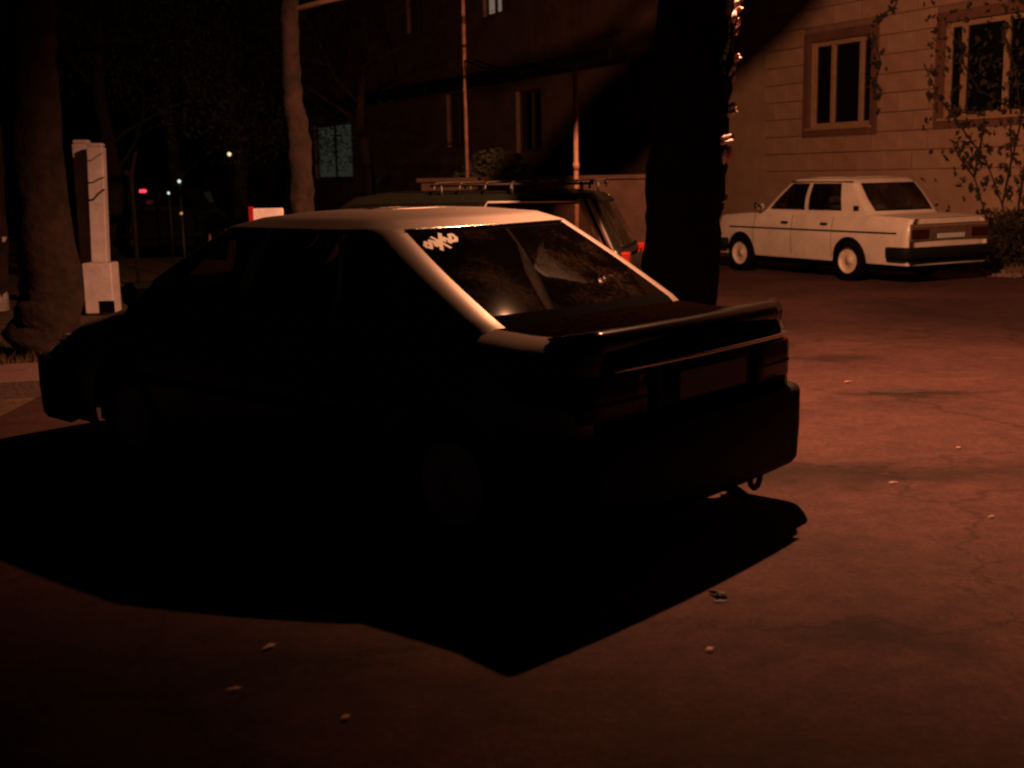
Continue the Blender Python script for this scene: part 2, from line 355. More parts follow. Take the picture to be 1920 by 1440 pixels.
# ------------------------------------------------------------------ cars
def build_car(P, name, label, cat='car', M4=None, group=None):
    root = empty(name, M4, label, cat, group)
    L = P['L']; x0 = -L/2
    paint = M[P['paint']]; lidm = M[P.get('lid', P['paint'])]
    wheels = P['wheels']; AR = P['arch']; zl = P['zl']
    def zb(x):
        z = zl(x) if callable(zl) else zl
        for wx in wheels:
            d = abs(x - wx)
            if d < AR: z = max(z, P['wr'] + math.sqrt(AR*AR - d*d))
        return z
    zmx = P['zm']
    def side_y(x, z):
        wm = tab(P['wm'], x); ws = tab(P['ws'], x); zs = tab(P['zs'], x)
        if z <= zmx: y = wm - (wm - (wm - .05)) * ((zmx - z)/(zmx - .2))**2
        else: y = wm - (wm - ws) * ((z - zmx)/(zs - zmx))**2
        rc = P['rc']
        for e in (x, L - x):
            if e < rc: y -= rc - math.sqrt(max(0, rc*rc - (rc - e)**2))
        return y
    xs = set([0.0, .012, .04, .08, .13, .2, L, L-.012, L-.04, L-.08, L-.13, L-.2])
    n = int(L/.12)
    for i in range(1, n): xs.add(round(L*i/n, 3))
    for wx in wheels:
        for k in range(13): xs.add(round(wx + AR*math.cos(PI*k/12), 4))
    seams = P['doors']; hood0 = P['hood']; lid1 = P['lidx']
    for s_ in seams + [hood0, lid1]: xs.add(round(s_-.005, 4)); xs.add(round(s_+.005, 4))
    xs = sorted(xs)
    xs = [x for i, x in enumerate(xs) if i == 0 or x - xs[i-1] > .0045 or any(abs(x - (s_+d)) < 1e-4 for s_ in seams+[hood0, lid1] for d in (-.005, .005))]
    NS, ND = 12, 12
    grid = []
    for x in xs:
        zs = tab(P['zs'], x); zc = tab(P['zc'], x); b = zb(x); row = []
        for k in range(NS+1):
            z = b + (zs - b)*k/NS; row.append((x, side_y(x, z), z))
        ys = row[-1][1]; h = zc - zs; e = P['edge']
        for fy, fz in P.get('shoulder', ((.12, .35), (.4, .62), (1.0, .84))): row.append((x, ys - e*fy, zs + h*fz))
        yd = ys - e; zd = zs + h*.84
        for k in range(1, ND+1):
            t = k/ND; row.append((x, yd*(1-t), zd + h*.16*(1-(1-t)**2)))
        grid.append(row)
    NR = len(grid[0]); lidk = NS + 3
    parts = {}
    def face(key, a, b, c, d):
        parts.setdefault(key, MB()).quad(a, b, c, d)
    def mir(p): return (p[0], -p[1], p[2])
    g0, g1 = P['cabin']
    for i in range(len(xs)-1):
        xm = (xs[i]+xs[i+1])/2; thin = any(abs(xm - s_) < .0049 for s_ in seams)
        thinl = any(abs(xm - s_) < .0049 for s_ in (hood0, lid1))
        for k in range(NR-1):
            for sgn in (1, -1):
                q = [grid[i][k], grid[i+1][k], grid[i+1][k+1], grid[i][k+1]]
                q = [(p[0]+x0, p[1], p[2]) for p in q]
                if sgn < 0: q = [mir(p) for p in q][::-1]
                if k < NS + 1:
                    key = 'seam' if thin and k > 0 else 'body'
                    if not thin and k > 0 and k < NS:
                        for d in range(len(seams)-1):
                            if seams[d] < xm < seams[d+1]:
                                key = 'door%d%s' % (d, 'L' if sgn > 0 else 'R')
                else:
                    if g0 < xm < g1 and k >= NS+2: continue
                    key = 'body'
                    if k >= lidk:
                        if thinl: key = 'seam'
                        elif xm < lid1: key = 'lid'
                        elif xm > hood0: key = 'hood'
                face(key, *q)
    # end caps, bulged
    for end in (0, len(xs)-1):
        r = grid[end]; sg = -1 if end == 0 else 1; NC = 12
        def cp(k, t):
            p = r[k]; y = p[1]*t
            return (p[0]+x0 + sg*P['bulge']*(1-t*t)*(1 if 0 < k else .5), y, p[2] + 0*t)
        for k in range(NS+3):
            for c in range(NC):
                ta, tb = 1 - 2*c/NC, 1 - 2*(c+1)/NC
                q = [cp(k, ta), cp(k, tb), cp(k+1, tb), cp(k+1, ta)]
                if end: q = q[::-1]
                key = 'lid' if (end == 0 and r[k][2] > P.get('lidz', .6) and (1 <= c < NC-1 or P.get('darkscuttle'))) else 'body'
                face(key, *q)
        # closing piece under the deck crown
        for c in range(ND*2):
            pass
    NM = {'body': 'body', 'seam': 'door_seam', 'lid': 'boot_lid', 'hood': 'bonnet'}
    for key, mb in parts.items():
        nm = NM.get(key) or ('rear_door' if key.startswith('door0') else 'front_door')
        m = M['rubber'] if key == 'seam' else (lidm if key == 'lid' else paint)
        # weld
        idx = {}; nv = []; remap = []
        for v in mb.v:
            kk = (round(v[0], 4), round(v[1], 4), round(v[2], 4))
            if kk not in idx: idx[kk] = len(nv); nv.append(v)
            remap.append(idx[kk])
        nf = []
        for f in mb.f:
            ff = []
            for q in f:
                if remap[q] not in ff: ff.append(remap[q])
            if len(ff) > 2: nf.append(tuple(ff))
        mb.v = nv; mb.f = nf; mb.mi = [0]*len(nf)
        (mb.split if key == 'seam' else mb.build)(nm, m, root, smooth=True)
    # ---------------- cabin
    G = P['rings']   # list of (z, y_side, x_rear, x_front, corner_r, bulge)
    sd = P['side']   # list of (x_low, x_high) dividers with following tag
    def ring(s_):
        i = min(int(s_), len(G)-2); t = s_ - i
        z, ys, xr, xf, rc, bu = [lerp(a, b, t) for a, b in zip(G[i], G[i+1])]
        if 1 <= s_ <= 2: ys += .018*math.sin(PI*(s_-1)); 
        hf = min(max(s_-1, 0), 1); out = []
        NRr = 8
        yc = ys - rc
        for k in range(NRr+1):
            y = yc*k/NRr; out.append((xr - bu*(1-(y/yc)**2) if yc > 0 else xr, y, 'rear'))
        for k in range(1, 7):
            a = PI/2*k/6; out.append((xr + rc*(1-math.cos(a)), yc + rc*math.sin(a), 'rear' if k <= P.get('cornerglass', 0) else 'cp'))
        X0 = xr + rc; X1 = xf - rc
        lastx = X0; lt = 'cp'
        lowspan, hispan = (G[1][2]+G[1][4], G[1][3]-G[1][4]), (G[2][2]+G[2][4], G[2][3]-G[2][4])
        for (xl, xh, tg, nn) in sd + [(lowspan[1], hispan[1], None, 3)]:
            fl = (xl - lowspan[0])/(lowspan[1]-lowspan[0]); fh = (xh - hispan[0])/(hispan[1]-hispan[0])
            fr = lerp(fl, fh, hf); fr = min(max(fr, 0), 1); xx = lerp(X0, X1, fr)
            m_ = sd_n.get(len(out), None)
            for k in range(1, nn+1):
                x = lerp(lastx, xx, k/nn)
                bz = .02*math.sin(PI*min(max((x-X0)/(X1-X0), 0), 1)) if X1 > X0 else 0
                out.append((x, ys + bz, lt))
            lastx = xx; lt = tg
        for k in range(1, 7):
            a = PI/2*(1 - k/6); out.append((xf - rc*(1-math.cos(a)), yc + rc*math.sin(a), 'ap'))
        for k in range(NRr-1, -1, -1):
            y = yc*k/NRr; out.append((xf + bu*(1-(y/yc)**2), y, 'wind'))
        return z, out
    sd_n = {}
    lev = [0, .3, .6, .85, 1, 1.06] + [1.06 + .88*k/8 for k in range(1, 9)] + [2, 2.12, 2.3, 2.5, 2.75, 3, 3.25, 3.5, 3.75, 4, 4.5, 5]
    lev = [l for l in lev if l <= len(G)-1]
    R = [ring(l) for l in lev]
    gp = {}
    for j in range(len(lev)-1):
        sm = (lev[j]+lev[j+1])/2
        za, A = R[j]; zb_, B = R[j+1]; NN = len(A)
        for k in range(NN-1):
            tg = A[k+1][2]
            isg = 1.06 < sm < 1.94 and ((tg == 'rear') or (tg == 'wind' and k >= NN-8) or (tg and tg.startswith('g')))
            rub = (1.0 < sm < 2.0) and not isg and (tg and tg.startswith('g') or tg in ('rear', 'wind'))
            if tg == 'b' and 1 < sm < 2: key = 'pillar'
            elif isg: key = tg
            elif rub or (P.get('darkscuttle') and tg == 'rear' and .3 < sm < 1.06): key = 'seal'
            elif sm > 2.0 and not (2.0 < sm < 2.12): key = 'roof'
            elif 2.0 < sm < 2.12: key = 'cabin'
            else: key = 'cabin'
            for sgn in (1, -1):
                q = [(A[k][0]+x0, A[k][1], za), (A[k+1][0]+x0, A[k+1][1], za), (B[k+1][0]+x0, B[k+1][1], zb_), (B[k][0]+x0, B[k][1], zb_)]
                if sgn > 0: q = q[::-1]
                if sgn < 0: q = [mir(p) for p in q]
                kk = key + ('L' if sgn > 0 else 'R') if key.startswith('g') else key
                gp.setdefault(kk, MB()).quad(*q)
    # roof closing fan
    za, A = R[-1]
    ym = max(p[1] for p in A)
    cz = za + P.get('crown', .012)
    mb = gp['roof']
    NN = len(A)
    for k in range(NN-1):
        for sgn in (1, -1):
            xa, xb = A[k][0], A[k+1][0]; m0 = (A[0][0]+A[-1][0])/2
            ca = (lerp(xa, m0, .0), 0)
            q = [(A[k][0]+x0, A[k][1]*sgn, za), (A[k+1][0]+x0, A[k+1][1]*sgn, za)]
            c = (m0 + x0, 0, cz)
            n0 = len(mb.v); pts = q + [c]
            if sgn < 0: pts = pts[::-1]
            mb.v += pts; mb.f.append((n0, n0+1, n0+2)); mb.mi.append(0)
    for key, mb in gp.items():
        idx = {}; nv = []; remap = []
        for v in mb.v:
            kk = (round(v[0], 4), round(v[1], 4), round(v[2], 4))
            if kk not in idx: idx[kk] = len(nv); nv.append(v)
            remap.append(idx[kk])
        nf = []
        for f in mb.f:
            ff = []
            for q in f:
                if remap[q] not in ff: ff.append(remap[q])
            if len(ff) > 2: nf.append(tuple(ff))
        mb.v = nv; mb.f = nf; mb.mi = [0]*len(nf)
        if key == 'roof': mb.build('roof', paint, root, True)
        elif key == 'cabin': mb.build('cabin_pillars', paint, root, True)
        elif key == 'seal': mb.build('window_seal', M['rubber'], root, True)
        elif key == 'pillar': mb.split('window_pillar', M[P.get('pillarmat', 'trim')], root, True)
        elif key == 'rear': mb.build('rear_window', M[P.get('rglass', 'glass')], root, True)
        elif key == 'wind': mb.build('windscreen', M[P.get('sglass', 'glass')], root, True)
        else: mb.build('side_window', M[P.get('sglass', 'glass')], root, True)
    def rearglass(u, v, off=.006):   # u: -1..1 (left +), v 0 low..1 high
        NG = 8 + P.get('cornerglass', 0)
        z, ring_ = ring(1.06 + .88*v); n8 = ring_[:NG+1]
        f_ = min(abs(u), 1)*NG; k = min(int(f_), NG-1); t = f_ - k
        x = lerp(n8[k][0], n8[k+1][0], t); y = lerp(n8[k][1], n8[k+1][1], t)
        return Vector((x + x0 - off*.8, y*(1 if u > 0 else -1), z + off*.6))
    # ---------------- plan path around an end
    def upath(end, sx, inset=0.0, ylim=None, z=None, n=10, side=0, xin=None):
        """points round the rear (end 0) or front, starting at x=sx on the left side"""
        pts = []; rc = P['rc']; zz = z or zmx
        def sy(x): return side_y(x, zz)
        xx = [sx*(1-k/4) + rc*(k/4) for k in range(4)]
        for x in xx: pts.append((x, sy(x)))
        for k in range(n+1):
            a = PI/2*k/n; e = rc*(1-math.sin(a)); pts.append((max(e, 0.0), sy(max(e, 0))))
        ye = sy(0.0); NQ = 10
        for k in range(1, NQ):
            t = 1 - k/NQ; pts.append((-P['bulge']*(1-t*t), ye*t))
        half = pts[:]; half.append((-P['bulge'], 0.0))
        full = half + [(x, -y) for x, y in reversed(pts)]
        if end: full = [(L - x, y) for x, y in full][::-1]
        out = []
        for i, (x, y) in enumerate(full):
            a = full[max(i-1, 0)]; b = full[min(i+1, len(full)-1)]
            tx, ty = b[0]-a[0], b[1]-a[1]; l = math.hypot(tx, ty) or 1
            nx, ny = ty/l, -tx/l
            if end == 0: nx, ny = (ty/l, -tx/l)
            out.append((x + x0, y, nx, ny))
        return out
    P['_up'] = upath
    # bumpers
    for end in (0, 1):
        zb0, zb1, o = P['bumper']; pa = upath(end, P['bside'])
        # orient normals outward
        fx = 0
        pa2 = []
        for (x, y, nx, ny) in pa:
            if nx*(x) + ny*y*2 < 0: nx, ny = -nx, -ny
            pa2.append((x, y, nx, ny))
        prof = [(-.05, zb0+.02), (o*.5, zb0), (o*.85, zb0+.03), (o, zb0+(zb1-zb0)*.5), (o, zb1-.02), (o-.012, zb1), (-.03, zb1+.004)]
        MB().sweep(pa2, prof).build('rear_bumper' if end == 0 else 'front_bumper', M[P['bumpm']], root, True)
        if P.get('bstrip'):
            MB().sweep(pa2, [(o+.001, zb1-.06), (o+.008, zb1-.055), (o+.008, zb1-.03), (o+.001, zb1-.025)]).build('bumper_strip', M['chrome'], root)
    # underbody, wells
    mb = MB(); mb.box(x0+.25, x0+L-.25, -.62, .62, .17, .30)
    for wx in wheels:
        pass
    mb.build('underbody', M['rubber'], root)
    mb = MB()
    for wx in wheels:
        for sgn in (1, -1):
            n = 14; yo = side_y(wx, P['wr']+.1) - .015; yi = yo - .32
            pr = [(x0 + wx + (AR+.004)*math.cos(PI*k/n), P['wr'] + (AR+.004)*math.sin(PI*k/n)) for k in range(n+1)]
            for k in range(n):
                (xa, z_a), (xb, z_b) = pr[k], pr[k+1]
                mb.quad((xa, yo*sgn, z_a), (xb, yo*sgn, z_b), (xb, yi*sgn, z_b), (xa, yi*sgn, z_a))
                mb.quad((xa, yi*sgn, z_a), (xb, yi*sgn, z_b), (xb, yi*sgn, .2), (xa, yi*sgn, .2))
    mb.weld().split('wheel_arch_liner', M['rubber'], root)
    # interior
    mb = MB(); mb.box(x0+g0+.05, x0+g1-.05, -.64, .64, .30, .42).build('cabin_floor', M['seat'], root)
    for (sx, sy, wd) in ((P['seatf'], .34, .46), (P['seatf'], -.34, .46), (P['seatr'], 0, 1.15)):
        mb = MB()
        mb.box(x0+sx, x0+sx+.5, sy-wd/2, sy+wd/2, .42, .58, .05)
        mb.box(-.06, .06, sy-wd/2, sy+wd/2, 0, .52, .04, M4=Matrix.Translation((x0+sx, 0, .54)) @ Matrix.Rotation(-.2, 4, 'Y'))
        if wd < .6 or P.get('rearhead'):
            for hy in ([0] if wd < .6 else [-.32, .32]):
                mb.box(-.04, .04, sy+hy-.11, sy+hy+.11, .54, .66, .045, M4=Matrix.Translation((x0+sx, 0, .54)) @ Matrix.Rotation(-.2, 4, 'Y'))
        mb.build('seat', M['seat'], root)
    mb = MB(); mb.box(x0+g1-.55, x0+g1-.15, -.62, .62, .62, G[0][0]-.01, .05); mb.build('dashboard', M['seat'], root)
    mb = MB(); n = 20; c = Vector((x0+g1-.68, .34, G[0][0]-.06))
    mb.tube([c + Vector((.07*math.sin(2*PI*k/n), .18*math.cos(2*PI*k/n), .16*math.sin(2*PI*k/n))) for k in range(n)], .014, 6, closed=True)
    mb.tube([c, c+Vector((.2, 0, -.08))], .02, 6); mb.build('steering_wheel', M['rubber'], root)
    mb = MB(); mb.box(x0+g0+.02, x0+P['seatr']-.05, -.6, .6, G[0][0]-.08, G[0][0]-.02); mb.build('parcel_shelf', M['seat'], root)
    # wheels
    for wx in wheels:
        for sgn in (1, -1):
            r = P['wr']; y = P['track']*sgn; tw = .09
            wroot = None
            tyre = MB().lathe([(r*.62, -tw), (r*.9, -tw*1.05), (r*.985, -tw*.8), (r, -tw*.4), (r, tw*.4), (r*.985, tw*.8), (r*.9, tw*1.05), (r*.62, tw)], (x0+wx, y, r), n=32)
            wo = tyre.build('wheel', M['rubber'], root, True)
            rm = MB(); rr = r*P.get('rimr', .64); o = sgn
            rm.lathe([(rr*1.02, tw*.98*o), (rr*.96, tw*.90*o), (rr*.88, tw*.55*o), (rr*.62, tw*.35*o), (rr*.45, tw*.62*o), (rr*.28, tw*.55*o), (rr*.24, tw*.85*o), (.001, tw*.88*o)], (x0+wx, y, r), n=32)
            ro = rm.build('rim', M[P.get('rimm', 'rim')], wo, True)
    return root, side_y, rearglass, upath, x0

def ribbon(mb, pts, nrm_off=None): pass

# ---- main silver saloon
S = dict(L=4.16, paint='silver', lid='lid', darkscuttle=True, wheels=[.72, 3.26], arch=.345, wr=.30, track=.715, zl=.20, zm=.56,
    wm=[(0, .835), (.6, .85), (2.2, .853), (3.6, .85), (4.36, .82)],
    ws=[(0, .785), (.6, .80), (2.2, .80), (3.4, .78), (4.16, .72)],
    zs=[(0, .855), (.6, .865), (1.6, .87), (2.6, .86), (3.3, .81), (3.9, .72), (4.16, .64)],
    zc=[(0, .962), (.12, .970), (.30, .960), (.7, .985), (2.2, .97), (3.3, .925), (3.85, .81), (4.16, .69)],
    rc=.09, edge=.125, bulge=.03, shoulder=((.20, .36), (.48, .64), (1.0, .86)), cornerglass=0, doors=[1.15, 2.10, 3.10], hood=3.40, lidx=.575, cabin=(.62, 3.32), lidz=.575,
    rings=[(.880, .790, .44, 3.40, .20, .07), (.985, .755, .59, 3.28, .125, .05), (1.360, .670, 1.23, 2.46, .115, .04), (1.404, .600, 1.34, 2.30, .14, .04), (1.428, .43, 1.56, 2.12, .14, .03), (1.438, .20, 1.74, 1.96, .08, .01)],
    side=[(1.06, 1.47, 'g1', 3), (1.47, 1.51, 'b', 3), (1.50, 1.54, 'g2', 1), (2.14, 1.98, 'b', 6), (2.22, 2.05, 'g3', 1), (3.02, 2.36, 'cp', 6)],
    bumper=(.20, .575, .060), bumpm='trim', bside=.36, seatf=1.95, seatr=1.05, rearhead=True, rglass='dimglass', sglass='tint', crown=.002, pillarmat='chrome')
CAR1 = (0.806, 5.150); TH1 = 2.411
def carM(p, th, L):
    return Matrix.Translation((p[0] + math.cos(th)*L/2, p[1] + math.sin(th)*L/2, 0)) @ Matrix.Rotation(th, 4, 'Z')
sal, sy1, rg1, up1, xo = build_car(S, 'parked_saloon', 'large silver foreground saloon with dark boot and white sticker on its rear window', M4=carM(CAR1, TH1, S['L']))
def fixn(pa, cx=0):
    out = []
    for (x, y, nx, ny) in pa:
        if nx*x + ny*y*2 < 0: nx, ny = -nx, -ny
        out.append((x, y, nx, ny))
    return out
pa = fixn(up1(0, .34, z=.78))
def seg(pa, y0, y1): return [p for p in pa if y0 <= p[1] <= y1]
# tail lamps wrap the corners
for sg in (1, -1):
    q = [p for p in pa if p[1]*sg > .40]
    if sg < 0: q = q[::-1]
    o = MB().sweep(q, [(.002, .63), (.016, .64), (.016, .80), (.002, .815)]).build('tail_light', M['shadelens'], sal, True)
    MB().sweep(q[:len(q)], [(.0165, .70), (.019, .702), (.019, .712), (.0165, .714)]).build('lens_rib', M['trim'], o)
MB().sweep(seg(pa, -.72, .70), [(.0, .825), (.030, .826), (.034, .834), (.030, .842), (.0, .846)]).build('boot_trim_strip', M['chrome'], sal, True)
MB().sweep(seg(pa, -.36, .36), [(.003, .64), (.012, .65), (.012, .805), (.003, .81)]).build('plate_recess', M['trim'], sal)
MB().box(xo-.078, xo-.070, -.26, .26, .67, .785, .003).build('number_plate', M['dullplate'], sal)
# spoiler lip along the boot edge
lp = []
for k in range(25):
    t = -1 + 2*k/24; y = .712*t; x = xo + .035 - .03*(1-t*t)
    lp.append((x, y, -1, 0))
MB().sweep(lp, [(-.22, .950), (-.12, .966), (-.03, .984), (.005, .985), (.024, .974), (.034, .945), (.030, .905), (.010, .872), (-.05, .862), (-.15, .90)]).build('spoiler_lip', M['lip'], sal, True)
# silver fascia lines, filler cap, handles, mirrors
yy = sy1(.62, .84)
fc = MB(); fc.lathe([(.001, .012), (.020, .012), (.026, .006), (.028, -.004)], (xo+.62, yy-.006, .845), n=20); fc.build('fuel_cap_lock', M['trim'], sal, True)
for xh in (1.30, 2.28):
    for sg in (1, -1):
        yh = sy1(xh, .80)
        MB().box(xo+xh-.08, xo+xh+.08, sg*yh-.022, sg*yh+.022, .775, .815, .01).build('door_handle', M['trim'], sal)
for sg in (1, -1):
    MB().box(xo+2.98, xo+3.10, sg*.80-.11, sg*.80+.11, .93, 1.06, .03).build('wing_mirror', M['trim'], sal)
    MB().box(xo+1.13+.0, xo+3.06, sg*.853-.008+(.0), sg*.853+.010, .52, .565, .004).build('side_moulding', M['trim'], sal)
    MB().box(xo+4.07, xo+4.20, sg*.55-.16, sg*.55+.16, .56, .68, .03).build('headlight', M['clearlens'], sal)
MB().box(xo+4.18, xo+4.21, -.35, .35, .56, .66, .01).build('grille', M['trim'], sal)
# roof drip line, rear window surround glint, exhaust
mb = MB(); ex = [(xo+.95, -.38, .22), (xo+.45, -.38, .20), (xo+.15, -.36, .17), (xo-.0, -.33, .14), (xo-.05, -.32, .12)]
mb.tube(ex, [.024, .024, .024, .025, .025], 12, cap=False); mb.lathe([(.0005, -.2), (.085, -.19), (.09, -.15), (.09, .15), (.085, .19), (.0005, .2)], (xo+.42, -.30, .20), n=16); mb.build('exhaust', M['darkmetal'], sal, True)
mb = MB(); n = 16; mb.tube([(xo-.03, -.43+.045*math.cos(2*PI*k/n), .20+.055*math.sin(2*PI*k/n)) for k in range(n)], .014, 6, closed=True); mb.build('tow_eye', M['darkmetal'], sal, True)
for nm_, v_, r_ in (('rear_window_glint_tube', 1.045, .004),):
    mb = MB(); mb.tube([rg1(u/10, v_, .008) for u in range(-10, 11)], r_, 6); mb.build(nm_, M['chrome'], sal, True)  # thin chrome tube added to give a glint at the roof edge
# sticker: scribbled white lettering round a big x
def stroke(mb, pts, wd=.010):
    P3 = [rg1(u, v, .005) for u, v in pts]
    nrm = (rg1(.5, .5) - rg1(.5, .6)).cross(rg1(.5, .5) - rg1(.6, .5)).normalized()
    for a, b in zip(P3, P3[1:]):
        d = (b-a).normalized(); s_ = d.cross(nrm)*wd/2; e = d*wd*.3
        q = [a-s_-e, a+s_-e, b+s_+e, b-s_+e]
        if nrm.x > 0: pass
        mb.quad(*q)
st = MB()
def S2(c, pts, k=1.15): stroke(st, [(c[0] - p[0]*k, c[1] + p[1]*k + p[0]*.10) for p in pts], .019)
c0 = (.95, .84)
S2(c0, [(0, .0), (.03, .035), (.055, .01), (.03, -.03), (0, -.01)])
S2(c0, [(.055, .01), (.075, .045), (.10, .03), (.085, -.015), (.11, -.005), (.14, .045)])
S2(c0, [(.10, -.06), (.14, .0), (.19, .07), (.215, .10)])
S2(c0, [(.115, .075), (.145, .03), (.165, -.01), (.185, -.05)])
S2(c0, [(.19, .02), (.215, .055), (.24, .03), (.225, .0), (.25, .01), (.275, .06)])
S2(c0, [(.255, .02), (.285, .075), (.315, .075), (.32, .04), (.295, .01), (.26, .01)])
st.build('rear_window_sticker', M['sticker'], sal)

# ---- ivory saloon by the building
V = dict(L=4.12, paint='ivory', wheels=[1.09, 3.51], arch=.335, wr=.295, track=.715, zl=.27, zm=.60,
    wm=[(0, .79), (.6, .80), (3.6, .80), (4.12, .78)], ws=[(0, .72), (.6, .745), (2.2, .755), (3.4, .75), (4.12, .72)],
    zs=[(0, .865), (.6, .875), (2.2, .885), (3.4, .865), (4.12, .84)],
    zc=[(0, .905), (.2, .925), (.7, .945), (2.2, .95), (3.2, .945), (4.0, .89), (4.12, .87)],
    rc=.05, edge=.03, bulge=.02, doors=[1.45, 2.32, 3.20], hood=3.25, lidx=.80, cabin=(.84, 3.12), lidz=.62,
    rings=[(.915, .70, .78, 3.20, .10, .06), (.985, .675, .83, 3.10, .12, .06), (1.375, .60, 1.17, 2.60, .08, .04), (1.43, .565, 1.25, 2.52, .10, .03), (1.465, .42, 1.55, 2.25, .14, .03)],
    side=[(1.36, 1.45, 'g1', 5), (2.05, 2.03, 'b', 6), (2.13, 2.10, 'g2', 1), (2.95, 2.50, 'cp', 6)],
    bumper=(.34, .515, .085), bumpm='trim', bside=.30, rimr=.72, seatf=2.0, seatr=1.25, sglass='glass', rglass='glass', pillarmat='ivory', rimm='rim', holes=8, crown=.008)
CAR2 = (6.03, 16.72); TH2 = 2.057
iv, sy2, rg2, up2, xo2 = build_car(V, 'parked_saloon', 'old boxy ivory white saloon parked side on below the barred windows', M4=carM(CAR2, TH2, V['L']))
for sg in (1, -1):
    for xh in (1.62, 2.48):
        MB().box(xo2+xh-.07, xo2+xh+.07, sg*.782-.02, sg*.782+.02, .775, .815, .01).build('door_handle', M['trim'], iv)
    ml = MB()
    pts = [(xo2+x, sg*sy2(x, .70), 0, sg) for x in [.20+.2*k for k in range(19)]]
    ml.sweep(pts, [(-.002, .690), (.010, .692), (.010, .712), (-.002, .714)]); ml.build('side_trim', M['trim'], iv)
    MB().box(xo2+1.03, xo2+1.13, sg*.668-.012, sg*.668+.022, .985, 1.06, .006).build('pillar_vent', M['trim'], iv)
    MB().box(xo2+3.02, xo2+3.10, sg*.80-.09, sg*.80+.08, .99, 1.09, .02).build('wing_mirror', M['chrome'], iv)
    tl = MB().box(xo2-.036, xo2+.02, min(sg*.40, sg*.73), max(sg*.40, sg*.73), .62, .76, .01).build('tail_light', M['shadelens'], iv)
    hl = MB()
    for yy_ in (.40, .60):
        hl.lathe([(.001, .035), (.06, .03), (.075, .01), (.08, -.02)], (xo2+4.12, sg*yy_, .72), axis='x', n=18)
    hl.split('headlight', M['clearlens'], iv, True)
    MB().sweep([(xo2+x, sg*(.600-.0), 0, sg) for x in [1.22+.13*k for k in range(11)]], [(.0, 1.392), (.022, 1.392), (.022, 1.406), (.0, 1.406)]).build('rain_gutter', M['chrome'], iv)
MB().box(xo2-.029, xo2+.01, -.735, .735, .59, .83, .01).build('rear_panel', M['dullpanel'], iv)
MB().box(xo2-.029, xo2+.01, -.735, .735, .29, .50, .01).build('shade_panel', M['trim'], iv)  # black sheet over ivory paint, stands in for shade around the bumper
MB().box(xo2-.045, xo2-.034, -.26, .26, .625, .69, .003).build('number_plate', M['plate'], iv)
MB().box(xo2-.037, xo2-.01, -.70, .70, .79, .805, .004).build('boot_trim_strip', M['chrome'], iv)
MB().box(xo2+4.12, xo2+4.16, -.35, .35, .62, .80, .01).build('grille', M['trim'], iv)

# ---- dark estate with a roof rack behind the foreground car
W = dict(L=4.10, paint='darkpaint', wheels=[.98, 3.40], arch=.335, wr=.295, track=.705, zl=.27, zm=.60,
    wm=[(0, .79), (4.10, .79)], ws=[(0, .745), (2.2, .755), (4.1, .72)], zs=[(0, .865), (2.2, .885), (4.10, .83)],
    zc=[(0, .90), (.7, .93), (2.2, .95), (3.2, .94), (4.1, .87)], rc=.06, edge=.03, bulge=.02, doors=[1.30, 2.22, 3.12], hood=3.18, lidx=.05,
    cabin=(.02, 3.05), lidz=.62,
    rings=[(.915, .71, .03, 3.12, .08, .03), (.955, .69, .05, 3.05, .08, .03), (1.365, .61, .26, 2.50, .09, .03), (1.42, .575, .34, 2.42, .10, .03), (1.455, .43, .55, 2.2, .12, .02)],
    side=[(.22, .40, 'g0', 1), (1.20, 1.20, 'b', 6), (1.28, 1.27, 'g1', 1), (2.00, 1.98, 'b', 5), (2.08, 2.05, 'g2', 1), (2.88, 2.42, 'cp', 5)],
    bumper=(.42, .55, .07), bumpm='trim', bside=.3, seatf=1.95, seatr=1.15, sglass='glass', rglass='glass', pillarmat='darkpaint', crown=.008)
CAR3 = (1.12, 10.8); TH3 = 2.94
es, sy3, rg3, up3, xo3 = build_car(W, 'parked_estate_car', 'dark estate car with roof rack half hidden behind the silver saloon', M4=carM(CAR3, TH3, W['L']))
for sg in (1, -1):
    # bright strips of the rear pillar
    for dx, ww in ((0, .02), (.075, .026)):
        mb = MB(); mb.tube([(xo3+.12+dx, sg*.722, .94), (xo3+.33+dx, sg*.652, 1.385)], ww, 8); mb.build('pillar_chrome', M['palemetal'], es, True)
    mb = MB(); mb.tube([(xo3+.40, sg*.640, 1.362), (xo3+1.19, sg*.646, 1.364), (xo3+1.22, sg*.655, 1.32), (xo3+1.22, sg*.72, .985), (xo3+.28, sg*.715, .975)], .011, 6)
    mb.build('window_chrome', M['palemetal'], es, True)
    MB().box(xo3-.02, xo3+.05, min(sg*.60, sg*.775), max(sg*.60, sg*.775), .68, .94, .01).build('tail_light', M['redlens'], es)
    for xh in (1.45, 2.38):
        MB().box(xo3+xh-.07, xo3+xh+.07, sg*.782-.02, sg*.782+.02, .775, .815, .01).build('door_handle', M['trim'], es)
    MB().box(xo3+2.95, xo3+3.05, sg*.82-.08, sg*.82+.08, .98, 1.08, .02).build('wing_mirror', M['trim'], es)
    MB().box(xo3+4.06, xo3+4.14, sg*.54-.12, sg*.54+.12, .64, .78, .02).build('headlight', M['clearlens'], es)
MB().box(xo3+4.08, xo3+4.13, -.38, .38, .64, .78, .01).build('grille', M['trim'], es)
rk = empty('roof_rack', es.matrix_world @ Matrix.Translation((xo3, 0, 1.46)), 'tubular roof rack with bent cross bars on the dark estate car', 'roof rack')
